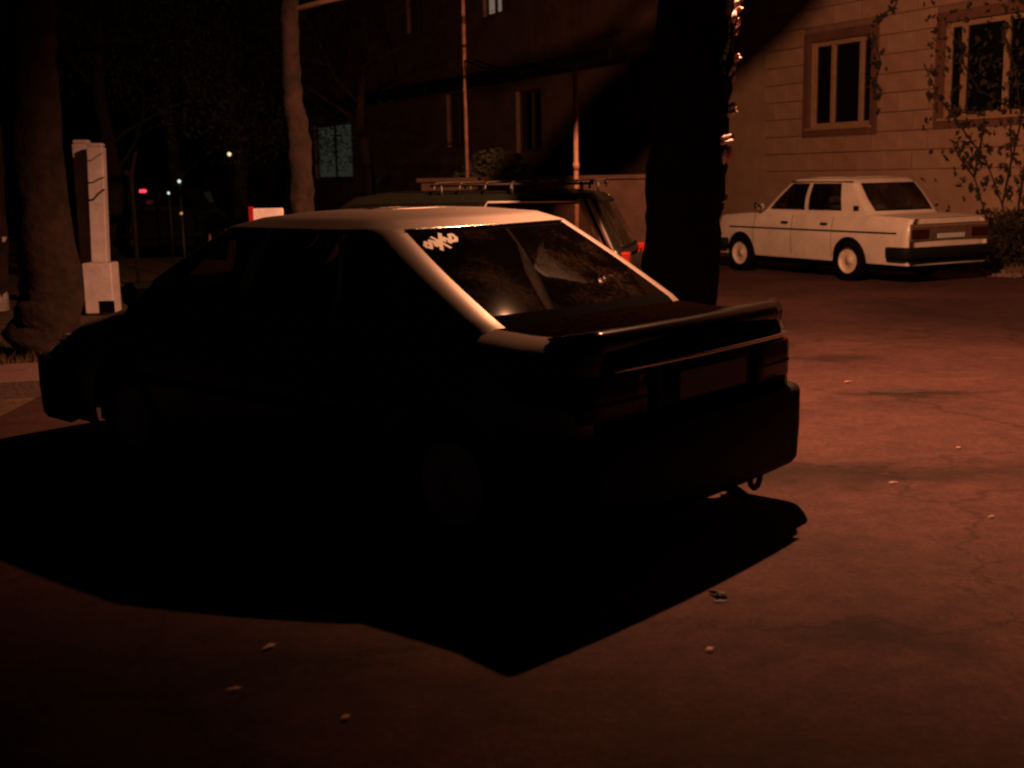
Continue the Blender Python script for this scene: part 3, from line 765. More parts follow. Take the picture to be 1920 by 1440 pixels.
for sg in (1, -1):
    mb = MB(); mb.tube([(.30, sg*.54, .05), (1.72, sg*.54, .05)], .012, 8); mb.build('side_rail', M['darkmetal'], rk, True)
    for x in (.40, 1.0, 1.62):
        mb = MB(); mb.tube([(x, sg*.55, -.05), (x, sg*.54, .05)], .014, 8); mb.build('foot', M['darkmetal'], rk, True)
for k in range(7):
    x = .33 + k*.225
    mb = MB(); mb.tube([(x, -.58, .01), (x, -.53, .055), (x, -.45, .07), (x, .45, .07), (x, .53, .055), (x, .58, .01)], .010, 8); mb.build('cross_bar', M['darkrust'], rk, True)

# ------------------------------------------------------------------ ground
def sheet(name, pts, z, m, kind='structure', label=None, cat=None):
    mb = MB(); n = len(pts); mb.v = [(p[0], p[1], z) for p in pts]; mb.f = [tuple(range(n))]; mb.mi = [0]
    o = mb.build(name, m); tag(o, label, cat, kind=kind); return o
sheet('ground', [(-200, -100), (200, -100), (200, 400), (-200, 400)], -.02, M['dirt'])
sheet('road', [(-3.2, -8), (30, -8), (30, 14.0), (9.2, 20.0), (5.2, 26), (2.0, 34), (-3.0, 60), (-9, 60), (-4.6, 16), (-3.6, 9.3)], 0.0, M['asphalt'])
# tar patch, plus a dark spot painted for a bump in the saloon shadow
def blotch(cx, cy, rx, ry, rot, seed):
    rnd = random.Random(seed); n = 26; mb = MB()
    ph = [rnd.random()*6.28 for _ in range(4)]
    for k in range(n):
        a = 2*PI*k/n; r = 1 + .18*math.sin(2*a+ph[0]) + .12*math.sin(5*a+ph[1]) + .08*math.sin(9*a+ph[2])
        x, y = rx*r*math.cos(a), ry*r*math.sin(a)
        mb.v.append((cx + x*math.cos(rot)-y*math.sin(rot), cy + x*math.sin(rot)+y*math.cos(rot), .004))
    mb.f.append(tuple(range(n))); mb.mi.append(0)
    tag(mb.build('tar_shadow_patch', M['tar']), kind='structure')
for (px, py, rx, ry, rot, sd_) in ((1680, 735, .20, .06, -.25, 2), (1350, 1128, .022, .016, 0, 4)):
    g = gnd(px, py); blotch(g.x, g.y, rx, ry, rot, sd_)
# kerb and pavement slabs at the left
kerb_a = Vector((-3.35, 8.55)); kd = Vector((-.20, 1.0)).normalized()
ks = tag(bpy.data.objects.new('pavement', None), kind='structure'); COL.objects.link(ks)
mb = MB()
P0 = gnd(0, 748); 
pave = Matrix.Translation((-3.38, 9.22, 0)) @ Matrix.Rotation(math.radians(13), 4, 'Z')
ks.matrix_world = pave
slab_me = None
for i in range(10):
    for j in range(2):
        o = None
        if slab_me is None:
            o = MB().box(0, .68, 0, .48, -.05, .10, .008).build('paving_slab', M['slab'], ks); slab_me = o.data
        else:
            o = bpy.data.objects.new('paving_slab', slab_me); COL.objects.link(o); o.parent = ks
        o.location = (-.69*(i+1) + .0, .13 + j*.49, random.uniform(-.006, .006))
for i in range(7):
    o = MB().box(-1.0*(i+1)+.006, -1.0*i-.006, 0, .12, -.05, .125+random.uniform(-.004, .004), .012).build('kerb_stone', M['kerb'], ks)

# ------------------------------------------------------------------ big building
F0 = Vector((6.29, 23.0, 0)); FE = Vector((-.467, .884, 0)).normalized(); FN = Vector((-FE.y, FE.x, 0))
FM = Matrix(((FE.x, FN.x, 0, F0.x), (FE.y, FN.y, 0, F0.y), (0, 0, 1, 0), (0, 0, 0, 1)))
def fac(px, py, out=0.0):
    d = ray(px, py); c = F0 + FN*out; t = (c - CAM).dot(FN)/d.dot(FN); p = CAM + d*t
    return (p - F0).dot(FE), p.z
bld = empty('apartment_building', FM, 'long plastered building with block work and dark barred windows behind the ivory car', 'building')
wins = []
s1a, z1b = fac(1519, 241); s1b, _ = fac(1633, 237); _, z1t = fac(1575, 73)
wins.append((min(s1a, s1b), max(s1a, s1b), z1b, z1t))
s2a, z2b = fac(1768, 220); _, z2t = fac(1840, 22); wins.append((s2a-1.95, s2a, z2b-.02, z1t))
WINA = wins[:]
# openings further along (s0, s1, z0, z1)
def fw(pxa, pxb, pyb, pyt):
    sa, _ = fac(pxa, (pyb+pyt)/2); sb, _ = fac(pxb, (pyb+pyt)/2); _, zb_ = fac((pxa+pxb)/2, pyb); _, zt = fac((pxa+pxb)/2, pyt)
    return (min(sa, sb), max(sa, sb), zb_, zt)
wins.append(fw(968, 1015, 285, 168)); wins.append(fw(838, 868, 275, 175)); wins.append(fw(905, 940, 28, -60))
wins.append(fw(1250, 1330, -20, -170)); wins.append(fw(762, 790, 60, -40)); wins.append(fw(590, 660, 335, 232))
openings = wins
S0, S1, ZT = -12.0, 48.0, 9.5
sA = round(fac(1436, 250)[0], 4)
sP = round(fac(1265, 250)[0], 4)
ss = sorted(set([S0, S1, sA, sP] + [round(v, 4) for w_ in openings for v in w_[:2]])); zz = sorted(set([-.3, ZT, 1.55, 5.57] + [round(v, 4) for w_ in openings for v in w_[2:]]))
wl = MB()
for a, b in zip(ss, ss[1:]):
    for c, d in zip(zz, zz[1:]):
        sm, zm = (a+b)/2, (c+d)/2
        if any(w_[0] < sm < w_[1] and w_[2] < zm < w_[3] for w_ in openings): continue
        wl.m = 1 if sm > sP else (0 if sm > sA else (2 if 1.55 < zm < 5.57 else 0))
        wl.quad((a, 0, c), (a, 0, d), (b, 0, d), (b, 0, c))
wl.m = 0
for w_ in openings:
    a, b, c, d = [round(v, 4) for v in w_]
    wl.quad((a, 0, c), (a, -.3, c), (a, -.3, d), (a, 0, d)); wl.quad((b, 0, c), (b, -.3, c), (b, -.3, d), (b, 0, d))
    wl.quad((a, 0, c), (b, 0, c), (b, -.3, c), (a, -.3, c)); wl.quad((a, 0, d), (b, 0, d), (b, -.3, d), (a, -.3, d))
wl.quad((S0, 0, -.3), (S0, -10, -.3), (S0, -10, ZT), (S0, 0, ZT)); wl.quad((S1, 0, -.3), (S1, -10, -.3), (S1, -10, ZT), (S1, 0, ZT))
wl.quad((S0, -10, -.3), (S1, -10, -.3), (S1, -10, ZT), (S0, -10, ZT))
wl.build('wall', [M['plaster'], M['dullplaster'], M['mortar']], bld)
MB().box(S0-.4, S1+.4, -10.4, .5, ZT, ZT+.25).build('roof', M['darkmetal'], bld)
for i, w_ in enumerate(openings):
    a, b, c, d = w_
    wn = MB()
    fwid = .07 if i > 1 else .085
    y0, y1 = (-.11, -.045) if i < 2 else (-.20, -.12)
    fr = MB()
    fr.box(a, a+fwid, y0, y1, c, d, .006); fr.box(b-fwid, b, y0, y1, c, d, .006)
    fr.box(a+fwid, b-fwid, y0, y1, c, c+fwid, .006); fr.box(a+fwid, b-fwid, y0, y1, d-fwid, d, .006)
    wm_ = M['wood'] if i < 2 else M['darkwood']
    fo = fr.build('window', wm_, bld)
    W_ = b - a
    if i == 0: mus = [.34, .80]
    elif i == 1: mus = [.18, .62]
    else: mus = [.5]
    e_ = [a] + [b - W_*0 - 0 for _ in []]
    mp = [a + W_*(1-m_) for m_ in mus]
    for m_ in mp:
        MB().box(m_-.05, m_+.05, y0+.005, y1+.012, c+fwid+.002, d-fwid-.002, .006).build('mullion', wm_, fo)
    ed = [a+fwid] + sorted(mp) + [b-fwid]
    for e0, e1 in zip(ed, ed[1:]):
        pm = M['darkglass']
        if i == 7: pm = M['greenwin']
        if i == 4: pm = M['warmwin']
        g = MB(); g.box(e0-.02, e1+.02, y0+.02, y0+.03, c+.02, d-.02); g.build('pane', pm, fo)
    if i < 2:
        sr = MB(); k = .175; o = .058
        sr.box(a-k, a, -.02, o, c-k, d+k, .01); sr.box(b, b+k, -.02, o, c-k, d+k, .01)
        sr.box(a, b, -.02, o+.002, c-k, c, .01); sr.box(a, b, -.02, o+.002, d, d+k, .01)
        sr.build('window_surround', M['surround'], bld)
        MB().box(a-.06, b+.06, -.04, .10, c-.05, c-.003, .01).build('window_sill', M['wood'], bld)
        for kk in range(0): pass
# blockwork: every stone its own part
bh, bl = .335, .66
rowz = 1.55; r = 0; count = 0; full = None
blocks = 0
while rowz < 5.6:
    s_ = sA; first = True
    while s_ > -5.2:
        wdt = bl*.5 if (first and r % 2) else bl; first = False
        a, b, c, d = s_-wdt+.014, s_, rowz, rowz+bh-.014
        segs = [(a, b)]
        hit = False
        for w_ in WINA:
            k = .175
            if w_[2]-k < (c+d)/2 < w_[3]+k:
                ns = []
                for (p, q) in segs:
                    if q <= w_[0]-k or p >= w_[1]+k: ns.append((p, q)); continue
                    if p < w_[0]-k-.05: ns.append((p, w_[0]-k))
                    if q > w_[1]+k+.05: ns.append((w_[1]+k, q))
                segs = ns
        for (p, q) in segs:
            if q - p < .06 or blocks >= 299: continue
            pr = random.uniform(.024, .044)
            if q-p > bl-.02 and full is not None:
                o = bpy.data.objects.new('wall_block', random.choice(full)); COL.objects.link(o); o.parent = bld
            else:
                o = MB().box(0, q-p, 0, .02, 0, d-c, .006).build('wall_block', random.choice([M['block'], M['block2']]), bld)
                if q-p > bl-.02:
                    full = [o.data]; m2 = o.data.copy(); m2.materials[0] = M['block2']; full.append(m2); full.append(o.data)
            o.location = (p, pr-.016, c); blocks += 1
        s_ -= wdt
    rowz += bh; r += 1
print('blocks', blocks)
# canopy ledge along the far part
sL, zL = fac(1180, 92); sM, zM = fac(620, 205)
MB().box(sL, sM+8, 0.01, .55, zM-.02, zM+.28, .02).build('ledge', M['darkmetal'], bld)

# low wall in front of the building
def wallobj(name, pa_, pb_, h, th, m, label, cat, cap=None):
    pa_, pb_ = Vector(pa_), Vector(pb_); d = (pb_-pa_); L_ = d.length; a = math.atan2(d.y, d.x)
    r_ = empty(name, TR((pa_.x, pa_.y, 0), a), label, cat)
    nb = int(L_/2.0)
    for k in range(nb):
        MB().box(L_*k/nb+.006, L_*(k+1)/nb-.006, -th/2, th/2, -.1, h, .01).build('wall_panel', m, r_)
    if cap: MB().box(-.05, L_+.05, -th/2-.04, th/2+.04, h+.003, h+.06, .01).build('coping', cap, r_)
    return r_
wallobj('low_wall', (-1.2, 17.3), (2.55, 16.0), 1.50, .18, M['yardwall'], 'low plastered yard wall behind the dark estate car', 'wall', M['yardwall'])

# thin posts with wires
def post(px, pyb, pyt, Y, r_, label, extra=0.0):
    a = at(px, 400, Y); t = at(px, pyt, Y)
    ro = empty('metal_post', TR((a.x, a.y, 0)), label, 'post', 'slender metal posts by the yard wall')
    mb = MB(); mb.tube([(0, 0, -.1), (0, 0, t.z*.5), (0, 0, t.z)], r_, 12, jit=.05); mb.build('shaft', M['rust'], ro, True)
    mb = MB(); mb.tube([(0, 0, t.z*.62), (0, 0, t.z*.62+.07)], r_*1.25, 12); mb.build('collar', M['rust'], ro, True)
    MB().box(-.22, .22, -.02, .02, t.z+.002, t.z+.04, .005).build('cross_arm', M['darkmetal'], ro)
    return Vector((a.x, a.y, t.z+.03))
q1 = post(1081, 330, 128, 12.4, .026, 'thick slender metal post rising right behind the roof rack')
q2 = post(878, 262, -60, 17.2, .026, 'tall thin metal post left of the estate car, beside the dark bush')
for dz, so in ((0, 0), (.12, .15)):
    mb = MB(); A_ = q1 + Vector((so, 0, 0)); B_ = Vector((q2.x + so, q2.y, q1.z + .5)); C_ = Vector((2.6+so, 12.5, 4.3))
    pts = [A_] + [A_.lerp(B_, k/8) - Vector((0, 0, .12*math.sin(PI*k/8))) for k in range(1, 9)]
    mb.tube(pts, .012, 6); tag(mb.build('wire', M['rubber'], None, True), ('upper' if dz else 'lower') + ' dark wire slung between the metal posts', 'wire')

# ------------------------------------------------------------------ trees
def leafmesh(mb, c, rad, n, size, rnd):
    for _ in range(n):
        while True:
            p = Vector((rnd.uniform(-1, 1), rnd.uniform(-1, 1), rnd.uniform(-1, 1)))
            if p.length < 1: break
        p = Vector(c) + Vector((p.x*rad[0], p.y*rad[1], p.z*rad[2])); s_ = size*rnd.uniform(.5, 1.3)
        u = Vector((rnd.gauss(0, 1), rnd.gauss(0, 1), rnd.gauss(0, 1))).normalized(); v = u.orthogonal().normalized()
        mb.quad(p-u*s_, p-v*s_*.45, p+u*s_, p+v*s_*.45)
def twigs(mb, p, d, L_, r_, depth, rnd, ends):
    n = 5; pts = [p]; dd = d.copy()
    for k in range(n):
        dd = (dd + Vector((rnd.gauss(0, .16), rnd.gauss(0, .16), rnd.gauss(0, .10)))).normalized(); pts.append(pts[-1] + dd*L_/n)
    mb.tube(pts, [r_*(1-.6*k/n) for k in range(n+1)], 7 if r_ > .03 else 5)
    ends.append(pts[-1])
    if depth > 0:
        for k in range(rnd.randint(2, 3)):
            i = rnd.randint(2, n); nd = (dd + Vector((rnd.gauss(0, .6), rnd.gauss(0, .6), rnd.gauss(.1, .4)))).normalized()
            twigs(mb, pts[i], nd, L_*rnd.uniform(.55, .8), r_*.5, depth-1, rnd, ends)
def tree(name, axis, radii, label, barkm, seed, nlimb=4, limbL=2.2, leaves=900, leafr=(.9, .9, .7), cat='tree', group=None, rough=.10, limbdirs=None, limbz=None):
    rnd = random.Random(seed); random.seed(seed)
    ro = empty(name, TR((axis[0][0], axis[0][1], 0)), label, cat, group)
    b = Vector((axis[0][0], axis[0][1], 0))
    pts = [Vector(a) - b for a in axis]
    # resample
    P2 = []; R2 = []
    for i in range(len(pts)-1):
        for k in range(6):
            t = k/6; P2.append(pts[i].lerp(pts[i+1], t) + Vector((rnd.gauss(0, .008), rnd.gauss(0, .008), 0))); R2.append(lerp(radii[i], radii[i+1], t))
    P2.append(pts[-1]); R2.append(radii[-1])
    mb = MB(); mb.tube(P2, R2, 20, jit=rough); mb.build('trunk', barkm, ro, True)
    lim = MB(); ends = []
    for k in range(nlimb):
        if limbdirs: d = Vector(limbdirs[k]).normalized()
        else:
            a = 2*PI*k/max(nlimb, 1) + rnd.random(); d = Vector((math.cos(a), math.sin(a), .8)).normalized()
        p = P2[-1 - (k % 3)] if not limbz else P2[min(len(P2)-1, limbz[k])]
        twigs(lim, p, d, limbL*rnd.uniform(.7, 1.2), R2[-1]*.5, 2, rnd, ends)
    if nlimb: lim.build('limb', M['twig'] if name == 'slim_tree' else barkm, ro, True)
    if leaves:
        lf = MB()
        for e in ends: leafmesh(lf, e, leafr, max(4, leaves//len(ends)), .05, rnd)
        o = lf.build('crown', M['leaf'], ro)
    return ro
# thick dark trunk right of centre, behind the boot
def axis_at(pts, Y):
    return [at(px, py, Y) for px, py in pts]
TY = 8.32
tb = at(1281, 420, TY)
rnd = random.Random(3); random.seed(3)
tt = empty('street_tree', TR((tb.x, tb.y, 0)), 'thick dark tree trunk behind the silver boot, glossy bark down its right edge', 'tree')
base = Vector((tb.x, tb.y, 0)); ztop = 3.35
mb = MB(); P2 = []; R2 = []
topc = at(1308, 0, TY)
for k in range(41):
    t = k/40; z = -.1 + (ztop+.1)*t
    f_ = (min(z, 2.85) - tb.z)/(topc.z - tb.z); x = lerp(tb.x, topc.x, f_) - tb.x
    P2.append(Vector((x, 0, z))); R2.append((.258 + .05*max(0, (.5-z))**2 + .006*math.sin(z*9))*(1 if z < 2.85 else 1 - 1.3*(z-2.85)))
mb.tube(P2, R2, 36, jit=.055); mb.build('trunk', M['dimbark'], tt, True)
bk = [(10, .10), (22, .04), (42, .07), (66, .03), (108, .05), (118, .04), (128, .05), (143, .05), (196, .07), (206, .08), (262, .10), (270, .06), (288, .06), (300, .05), (370, .04)]
for (py, wd) in bk[:0]:
    zc_ = at(1380, py, TY).z; f_ = (zc_ - tb.z)/(topc.z - tb.z); cx = lerp(tb.x, topc.x, f_) - tb.x
    for rep in range(2 if wd > .06 else 1):
        a0 = math.radians(rnd.uniform(-16, 14)); hh = rnd.uniform(.035, .075); aw = wd/.27*rnd.uniform(.8, 1.2)
        flk = MB(); nA, nZ = 5, 3; g_ = []
        for iz in range(nZ+1):
            rowp = []
            for ia in range(nA+1):
                a = a0 + aw*(ia/nA-.5)*2.2; z = zc_ + hh*(iz/nZ-.5)*1.6 + rnd.uniform(-.012, .012) + .02*ia/nA
                r_ = .262 + .052*math.sin(PI*(ia+.5)/(nA+1))*(1.15 - iz/nZ) + rnd.uniform(-.004, .012)
                rowp.append((cx + r_*math.cos(a), r_*math.sin(a), z))
            g_.append(rowp)
        for iz in range(nZ):
            for ia in range(nA): flk.quad(g_[iz][ia], g_[iz][ia+1], g_[iz+1][ia+1], g_[iz+1][ia])
        flk.build('bark_flake', M['shinybark'], tt, True)
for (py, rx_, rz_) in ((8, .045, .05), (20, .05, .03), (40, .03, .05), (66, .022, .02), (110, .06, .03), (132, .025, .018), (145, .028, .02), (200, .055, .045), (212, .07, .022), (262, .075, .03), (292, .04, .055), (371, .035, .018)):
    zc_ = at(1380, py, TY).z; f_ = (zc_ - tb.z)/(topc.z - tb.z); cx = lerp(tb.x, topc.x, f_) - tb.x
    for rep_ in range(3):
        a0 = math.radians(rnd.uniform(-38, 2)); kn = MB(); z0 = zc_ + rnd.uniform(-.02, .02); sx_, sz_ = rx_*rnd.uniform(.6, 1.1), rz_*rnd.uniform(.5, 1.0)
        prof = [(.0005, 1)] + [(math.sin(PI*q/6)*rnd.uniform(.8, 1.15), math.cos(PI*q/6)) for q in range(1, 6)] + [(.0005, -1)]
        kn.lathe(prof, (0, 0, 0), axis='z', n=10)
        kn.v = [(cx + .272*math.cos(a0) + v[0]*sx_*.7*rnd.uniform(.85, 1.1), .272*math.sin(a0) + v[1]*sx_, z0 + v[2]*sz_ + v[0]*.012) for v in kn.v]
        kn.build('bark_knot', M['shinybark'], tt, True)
# unseen limbs added above the picture, placed to throw slanting shadows on the facade
def shadow_pt(px, py, k, plane_out=0):
    s_, z = fac(px, py); p = F0 + FE*s_; p = Vector((p.x, p.y, z)); return LAMP + (p - LAMP)*k
lb = MB()
A1 = shadow_pt(1160, 235, .085); A2 = shadow_pt(1405, 20, .085); A3 = shadow_pt(1720, -290, .10)
A0 = shadow_pt(1020, 385, .080)
tp = Vector((tb.x + P2[-1].x, tb.y, ztop-.1))
pts = [tp, tp.lerp(A0, .5) + Vector((-.25, .1, .0)), A0, A1, A2, A3, A3 + (A3-A2)*.8]
lb.tube([p - base for p in pts], [.14, .11, .10, .098, .095, .08, .06], 14, jit=.04)
for cfg in ([(1010, 118), (1150, 55), (1300, -90)], [(560, 215), (820, 165), (1010, 112), (1200, 62), (1420, 10)], [(900, 172), (1060, 118), (1180, 95)]):
    q = [shadow_pt(px, py, .10) for px, py in cfg]
    lb.tube([p - base for p in q], .012, 6, jit=.3)
lb.build('limb', M['dimbark'], tt, True)

# street lamp: slender mast behind the trunk, arm and hooded head
sl = empty('street_lamp', TR((LAMP.x, LAMP.y, LAMP.z)), 'hooded street lamp hung on a span wire above the street', 'street lamp')
mb = MB(); mb.lathe([(.0005, .30), (.06, .29), (.11, .24), (.17, .20), (.18, .17), (.17, .19), (.10, .22), (.0005, .25)], (0, 0, 0), axis='z', n=20); ho = mb.build('lamp_head', M['darkmetal'], sl, True)
mb = MB(); mb.lathe([(.0005, .075), (.035, .09), (.04, .13), (.02, .19), (.0005, .20)], (0, 0, 0), axis='z', n=14); mb.build('bulb', M['bulb'], ho, True)
MB().tube([(0, 0, .29), (0, 0, .75)], .010, 6).build('hanger', M['darkmetal'], sl, True)
MB().tube([(-9, -1.5, 1.35), (-4, -.6, .95), (0, 0, .75), (4, .6, .95), (9, 1.5, 1.35)], .006, 6).build('span_wire', M['darkmetal'], sl, True)

# trees on the left
Y1 = 11.3
tree('leaning_tree', [at(78, 650, Y1), at(98, 560, Y1), at(78, 400, Y1), at(62, 200, Y1), at(58, 20, Y1), at(40, -260, Y1)],
     [.34, .27, .24, .22, .20, .17], 'big rough barked tree at the left edge beside the pavement', M['bark'], 11, nlimb=4, limbL=2.4, leaves=1600)
Y2 = 13.5
tree('slim_tree', [at(570, 560, Y2), at(567, 390, Y2), at(562, 290, Y2), at(546, 170, Y2), at(541, 60, Y2), at(545, -60, Y2), at(560, -260, Y2)],
     [.15, .13, .13, .11, .10, .085, .07], 'slim crooked tree with reddish bark rising behind the saloon roof', M['bark'], 5, nlimb=5, limbL=2.0, leaves=0,
     leafr=(.4, .4, .3), limbdirs=[(1, .1, .35), (1, -.2, .1), (.8, .3, .6), (-.6, .2, .8), (.9, 0, -.15)], limbz=[26, 30, 34, 33, 35])
# whitewashed trunk at the frame edge
tree('whitewashed_tree', [at(-8, 585, 15.5), at(-10, 430, 15.5), at(-24, 200, 15.5), at(-30, -50, 15.5)], [.16, .15, .13, .11], 'tree with pale lime washed trunk cut by the left edge of the photo', M['bark'], 21, nlimb=3, leaves=300)
mb = MB(); a_ = at(-8, 585, 15.5); b_ = at(-10, 440, 15.5); mb.tube([(a_.x, a_.y, 0), (a_.x, a_.y, .6), (b_.x, b_.y, b_.z)], [.175, .166, .16], 18, jit=.02)
ww = mb.build('limewash_band', M['white'], None, True)
for o in bpy.data.objects:
    if o.name.startswith('whitewashed_tree'):
        ww.parent = o; ww.matrix_parent_inverse = o.matrix_world.inverted()
# dark trees behind
for (px, Y, h, r_, seed, lab) in ((330, 30, 6.5, .16, 31, 'dark bushy tree far behind, above the red tail light'), (210, 26, 7, .16, 32, 'dark leafy tree behind the white posts'),
                                 (450, 34, 7.5, .18, 33, 'dark spreading tree behind the slim crooked tree'), (690, 27, 5.5, .12, 34, 'sparse bare tree in front of the dark ledge')):
    b0 = at(px, 400, Y); ax = [(b0.x, Y, 0), (b0.x+.1, Y, h*.25), (b0.x-.1, Y, h*.5), (b0.x, Y, h*.7)]
    tree('background_tree', ax, [r_*1.3, r_, r_*.8, r_*.5], lab, M['darkbark'] if seed != 34 else M['bark'], seed, nlimb=7, limbL=2.6, leaves=6000 if seed < 34 else 0, leafr=(1.0, 1.0, .8), limbz=[6, 8, 10, 12, 14, 16, 18])

# white twin posts
def wpost(px, pyt, pyb, Y, wpx, lab, lean=0, band=False):
    a = at(px + lean, pyb, Y); t = at(px, pyt, Y); hw = wpx/2/FPX*Y
    ro = empty('white_post', TR((a.x, a.y, 0)), lab, 'post', 'white painted posts beside the big left tree')
    MB().box(-hw, hw, -.07, .07, 0, t.z, .012, M4=Matrix.Shear('XZ', 4, ((t.x-a.x)/t.z, 0)) if False else None).build('shaft', M['white'], ro)
    MB().box(-hw*1.0+.004, hw*1.0-.004, -.066, .066, t.z+.001, t.z+.05, .02).build('cap', M['white'], ro)
    if band:
        mb = MB()
        for k, (dz_, tl_) in enumerate(((.12, .05), (.40, .035), (.58, .07))):
            z0 = t.z - dz_
            mb.tube([(-hw*1.02, -.078, z0-tl_), (-hw*.3, -.085, z0-tl_*.8), (hw*.4, -.085, z0+tl_*.3), (hw*1.05, -.078, z0+tl_)], .005 + .003*(k % 3), 6)
        mb.split('shadow_strand', M['rubber'], ro, True)  # dark strands stand in for the spiral shadow on the post
    ro.rotation_euler.y = math.atan2(t.x-a.x, t.z)
    return ro
wpost(153, 270, 560, 15.6, 31, 'left hand white post of the pair, plain and smooth', lean=22)
wpost(180, 276, 570, 15.3, 30, 'right hand white post of the pair, with dark strands for its spiral shadow', lean=12, band=True)
a_ = at(190, 545, 15.0)
bx = empty('white_block', TR((a_.x, a_.y, 0)), 'white painted concrete block at the foot of the white posts', 'block')
MB().box(-.17, .19, -.15, .15, .0, .62, .015).build('block_body', M['white'], bx)
MB().box(.01, .2, -.156, -.152, .01, .16).build('dark_niche', M['rubber'], bx)

# slanted bright stub near the posts
a_ = at(246, 330, 19); b_ = at(256, 272, 19); c_ = at(234, 322, 19)
mb = MB(); mb.tube([(a_.x, a_.y, 0), tuple(a_), tuple(b_)], [.03, .035, .03], 8); mb.tube([tuple(a_), tuple(c_)], [.03, .05], 8)
tag(mb.build('broken_sapling', M['bark'], None, True), 'small broken sapling stump with a stubby side shoot behind the white posts', 'tree')

# ------------------------------------------------------------------ bush, vine, verge grass
def bush(c, rad, n, size, name, label, m, seed, kind=None):
    rnd_ = random.Random(seed)
    ro = empty(name, TR((c[0], c[1], 0)), label, 'bush' if 'vine' not in name else 'vine')
    lf = MB(); leafmesh(lf, (0, 0, c[2]), rad, n, size, rnd_); lf.build('foliage', m, ro)
    st_ = MB()
    for k in range(7):
        a = rnd_.random()*2*PI; st_.tube([(0, 0, 0), (rad[0]*.4*math.cos(a), rad[1]*.4*math.sin(a), c[2]), (rad[0]*.8*math.cos(a), rad[1]*.8*math.sin(a), c[2]+rad[2]*.5)], [.025, .015, .006], 5)
    st_.build('stem', M['darkbark'], ro)
    return ro
bc = at(930, 330, 19.0); bush((bc.x, 19.0, 1.15), (.75, .6, .85), 5000, .045, 'round_bush', 'rounded dark bush behind the roof rack', M['leaf'], 41)
bc = at(1885, 470, 18.6); bush((bc.x+.25, 19.1, .45), (.75, .6, .5), 2600, .045, 'low_bush', 'low dark bush at the right edge behind the ivory car', M['vine'], 42)
bc = at(25, 640, 11.0)
def verge(name, pts, n, seed, hgt, label):
    rnd_ = random.Random(seed); mb = MB()
    for _ in range(n):
        (ax, ay), (bx_, by), wd = pts; t = rnd_.random()
        x = lerp(ax, bx_, t) + rnd_.uniform(-wd, wd); y = lerp(ay, by, t) + rnd_.uniform(-wd, wd)
        h = hgt*rnd_.uniform(.4, 1.3); a = rnd_.random()*PI; dx, dy = .006*math.cos(a), .006*math.sin(a); lx, ly = rnd_.gauss(0, h*.4), rnd_.gauss(0, h*.4)
        nn = len(mb.v); mb.v += [(x-dx, y-dy, -.01), (x+dx, y+dy, -.01), (x+lx, y+ly, h)]; mb.f.append((nn, nn+1, nn+2)); mb.mi.append(0)
    o = mb.build(name, M['grass']); tag(o, label, 'grass', kind='stuff')
verge('grass', ((-3.6, 10.9), (-6.5, 11.6), .5), 2600, 51, .10, 'dry grass on the verge round the big left tree')
verge('grass', ((7.0, 19.0), (8.6, 17.6), .5), 1800, 52, .10, 'dry weeds beside the low bush at the right edge')
# loose rubble right of ivory car
rb = MB(); rnd_ = random.Random(9)
for _ in range(120):
    x, y = rnd_.uniform(6.9, 8.4), rnd_.uniform(17.3, 18.9); s_ = rnd_.uniform(.015, .05)
    rb.box(x-s_, x+s_, y-s_*.8, y+s_*.8, -.01, s_*1.1, s_*.3)
tag(rb.build('gravel', M['kerb']), 'scattered small stones on the ground behind the ivory car', 'gravel', kind='stuff')

# vine climbing the facade at the right
vn = empty('climbing_vine', FM, 'sparse dark climbing vine hanging over the right hand window', 'vine')
rv = random.Random(77); vs = MB(); vl = MB()
paths = [[(1905, 470), (1880, 380), (1850, 300), (1800, 230), (1760, 180), (1735, 120)], [(1880, 380), (1900, 300), (1895, 200), (1840, 170), (1810, 120), (1800, 60)],
         [(1905, 470), (1850, 400), (1830, 330), (1845, 260), (1850, 210), (1780, 205)], [(1900, 300), (1918, 220), (1905, 120), (1880, 50)],
         [(1830, 330), (1800, 290), (1790, 270)], [(1905, 470), (1913, 380), (1925, 300)], [(1640, 60), (1655, 120), (1640, 160), (1650, 190)], [(1700, -40), (1680, 10), (1640, 40)]]
for pth in paths:
    pp = []
    for (px, py) in pth:
        s_, z = fac(px, py, .06); pp.append(Vector((s_, .07 + rv.uniform(0, .05), z)))
    vs.tube(pp, .012, 5)
    for a, b in zip(pp, pp[1:]):
        for k in range(8):
            c = a.lerp(b, rv.random()); leafmesh(vl, c + Vector((rv.gauss(0, .10), .02, rv.gauss(0, .10))), (.05, .04, .05), rv.randint(2, 5), .055, rv)
for _ in range(170):
    s_, z = fac(rv.uniform(1740, 1925), rv.uniform(-20, 230), .06); c = Vector((s_, .1, z)); leafmesh(vl, c, (.07, .04, .07), rv.randint(1, 3), .05, rv)
for _ in range(60):
    s_, z = fac(rv.uniform(1720, 1920), rv.uniform(230, 440), .06); leafmesh(vl, (s_, .09, z), (.06, .04, .06), rv.randint(1, 3), .05, rv)
vs.build('stem', M['darkbark'], vn); vl.build('foliage', M['vine'], vn)

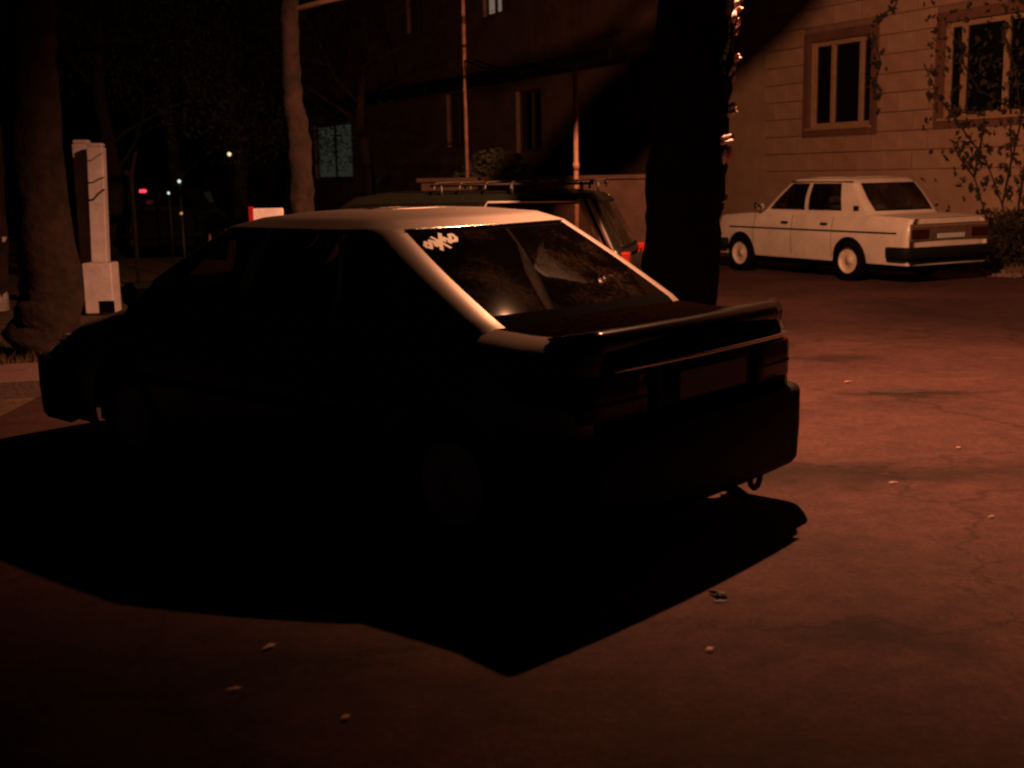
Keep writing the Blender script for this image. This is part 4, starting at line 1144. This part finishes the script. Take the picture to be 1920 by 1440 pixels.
# ------------------------------------------------------------------ far things on the left
D = dict(W); D.update(paint='darkpaint')
D['L'] = 4.1
c4, _, _, _, xo4 = build_car(dict(D), 'distant_car', 'distant dark car with one red tail light lit', M4=Matrix.Translation((-7.3, 27.2, 0)) @ Matrix.Rotation(math.radians(95), 4, 'Z'))
def spot(px, py, Y, r_, m, name, label, cat, asp=1.0, mount=True):
    p = at(px, py, Y)
    if mount:
        ro = empty(name, TR((p.x, p.y, 0)), label, cat)
        mb = MB(); mb.lathe([(.0005, r_), (r_*.7, r_*.7), (r_, 0), (r_*.7, -r_*.7), (.0005, -r_)], (0, 0, p.z), axis='z', n=12); mb.build('glow_ball', m, ro, True)
        mb = MB(); mb.tube([(0, .03, -.1), (0, .03, p.z+.05)], .02, 6); mb.build('glow_stem', M['darkmetal'], ro, True)
spot(430, 289, 45, .07, M['warmglow'], 'distant_light_spot', 'small warm lit lamp far off between the dark trees', 'lamp')
spot(336, 340, 24, .035, M['coolglow'], 'distant_light_spot', 'upper cool white glowing ball for a glint on the distant car, far behind the windscreen of the silver saloon', 'lamp')  # cool and amber balls are added in place of glints on the car
spot(316, 362, 24, .028, M['coolglow'], 'distant_light_spot', 'lower dimmer cool glowing ball for a car glint far behind, left of its brighter neighbour', 'lamp')
spot(340, 400, 20, .025, M['amberglow'], 'distant_light_spot', 'faint amber glowing ball for a car glint low down behind the silver saloon', 'lamp')
p = at(268, 358, 25.1); q = c4.matrix_world.inverted() @ p
o = MB().box(q.x-.03, q.x+.03, q.y-.07, q.y+.07, q.z-.035, q.z+.03, .015).build('tail_light', M['redglow'], c4)
# barrier board peeking over the saloon roof
a_ = at(500, 397, 12.5)
bb = empty('barrier', TR((a_.x, a_.y, 0)), 'low red and white barrier board just above the saloon roof', 'barrier')
hz = a_.z
MB().box(-.16, .17, -.02, .02, hz-.10, hz+.035, .01).build('board', M['white'], bb)
MB().box(-.19, -.13, -.03, .03, hz-.12, hz+.055, .012).build('end_cap', M['redlens'], bb)
for sx in (-.12, .12): MB().box(sx-.02, sx+.02, .022, .05, 0, hz-.02, .004).build('leg', M['white'], bb)

# ------------------------------------------------------------------ fallen leaves
LV = [(82, 1025, .045, 'pale fallen leaf left of the saloon shadow, lower left'), (438, 1297, .036, 'bright curled fallen leaf at the bottom left'),
      (505, 1217, .04, 'dim fallen leaf close to the shadow edge'), (648, 1350, .03, 'dim fallen leaf nearest the bottom edge'),
      (1797, 842, .034, 'bright fallen leaf on the road at the far right'), (1590, 718, .05, 'fallen leaf beside the dark tar patch'),
      (1675, 908, .035, 'dull fallen leaf in the dark dip right of the bumper'), (1858, 972, .03, 'faint fallen leaf at the right edge'),
      (1447, 563, .06, 'fallen leaf on the road just beyond the boot corner'), (1330, 1222, .03, 'small fallen leaf below the dark clod'), (330, 1075, .02, 'tiny leaf scrap beside the shadow edge')]
for i, (px, py, s_, lab) in enumerate(LV):
    s_ *= .78; g = gnd(px, py); rr = random.Random(i*7+1); a = rr.uniform(.2, .9); n = 9; mb = MB(); rows = []
    for j in range(n):
        t = j/(n-1); wv = .30*math.sin(PI*t)**1.2*(1+.45*math.sin(9*t+i)); lift = s_*.12*(math.sin(PI*t)*rr.uniform(.5, 1.0))
        rows.append([((t-.5)*2*s_, -wv*s_, .004+lift*1.2), ((t-.5)*2*s_, 0, .006+lift*.5), ((t-.5)*2*s_, wv*s_, .006+lift*1.5)])
    for j in range(n-1):
        for c in (0, 1): mb.quad(rows[j][c], rows[j+1][c], rows[j+1][c+1], rows[j][c+1])
    o = mb.build('fallen_leaf', M['dryleaf'], None, True, M4=Matrix.Translation((g.x, g.y, .005)) @ Matrix.Rotation(a, 4, 'Z'))
    tag(o, lab, 'leaf', 'fallen leaves scattered on the asphalt')
g = gnd(1352, 1120)  # added dark lump, stands in for a bump in the saloon shadow
mb = MB(); rr = random.Random(5)
mb.lathe([(.0005, .020), (.015, .017), (.024, .008), (.022, 0)], (0, 0, 0), axis='z', n=9); mb.tube([(0, 0, .012), (-.02, .03, .01), (-.03, .055, .006)], [.010, .008, .003], 6)
tag(mb.build('shadow_bump', M['tar'], None, False, M4=TR((g.x, g.y, 0.003), .2)), 'small dark clod added for a bump in the saloon shadow', 'lump')
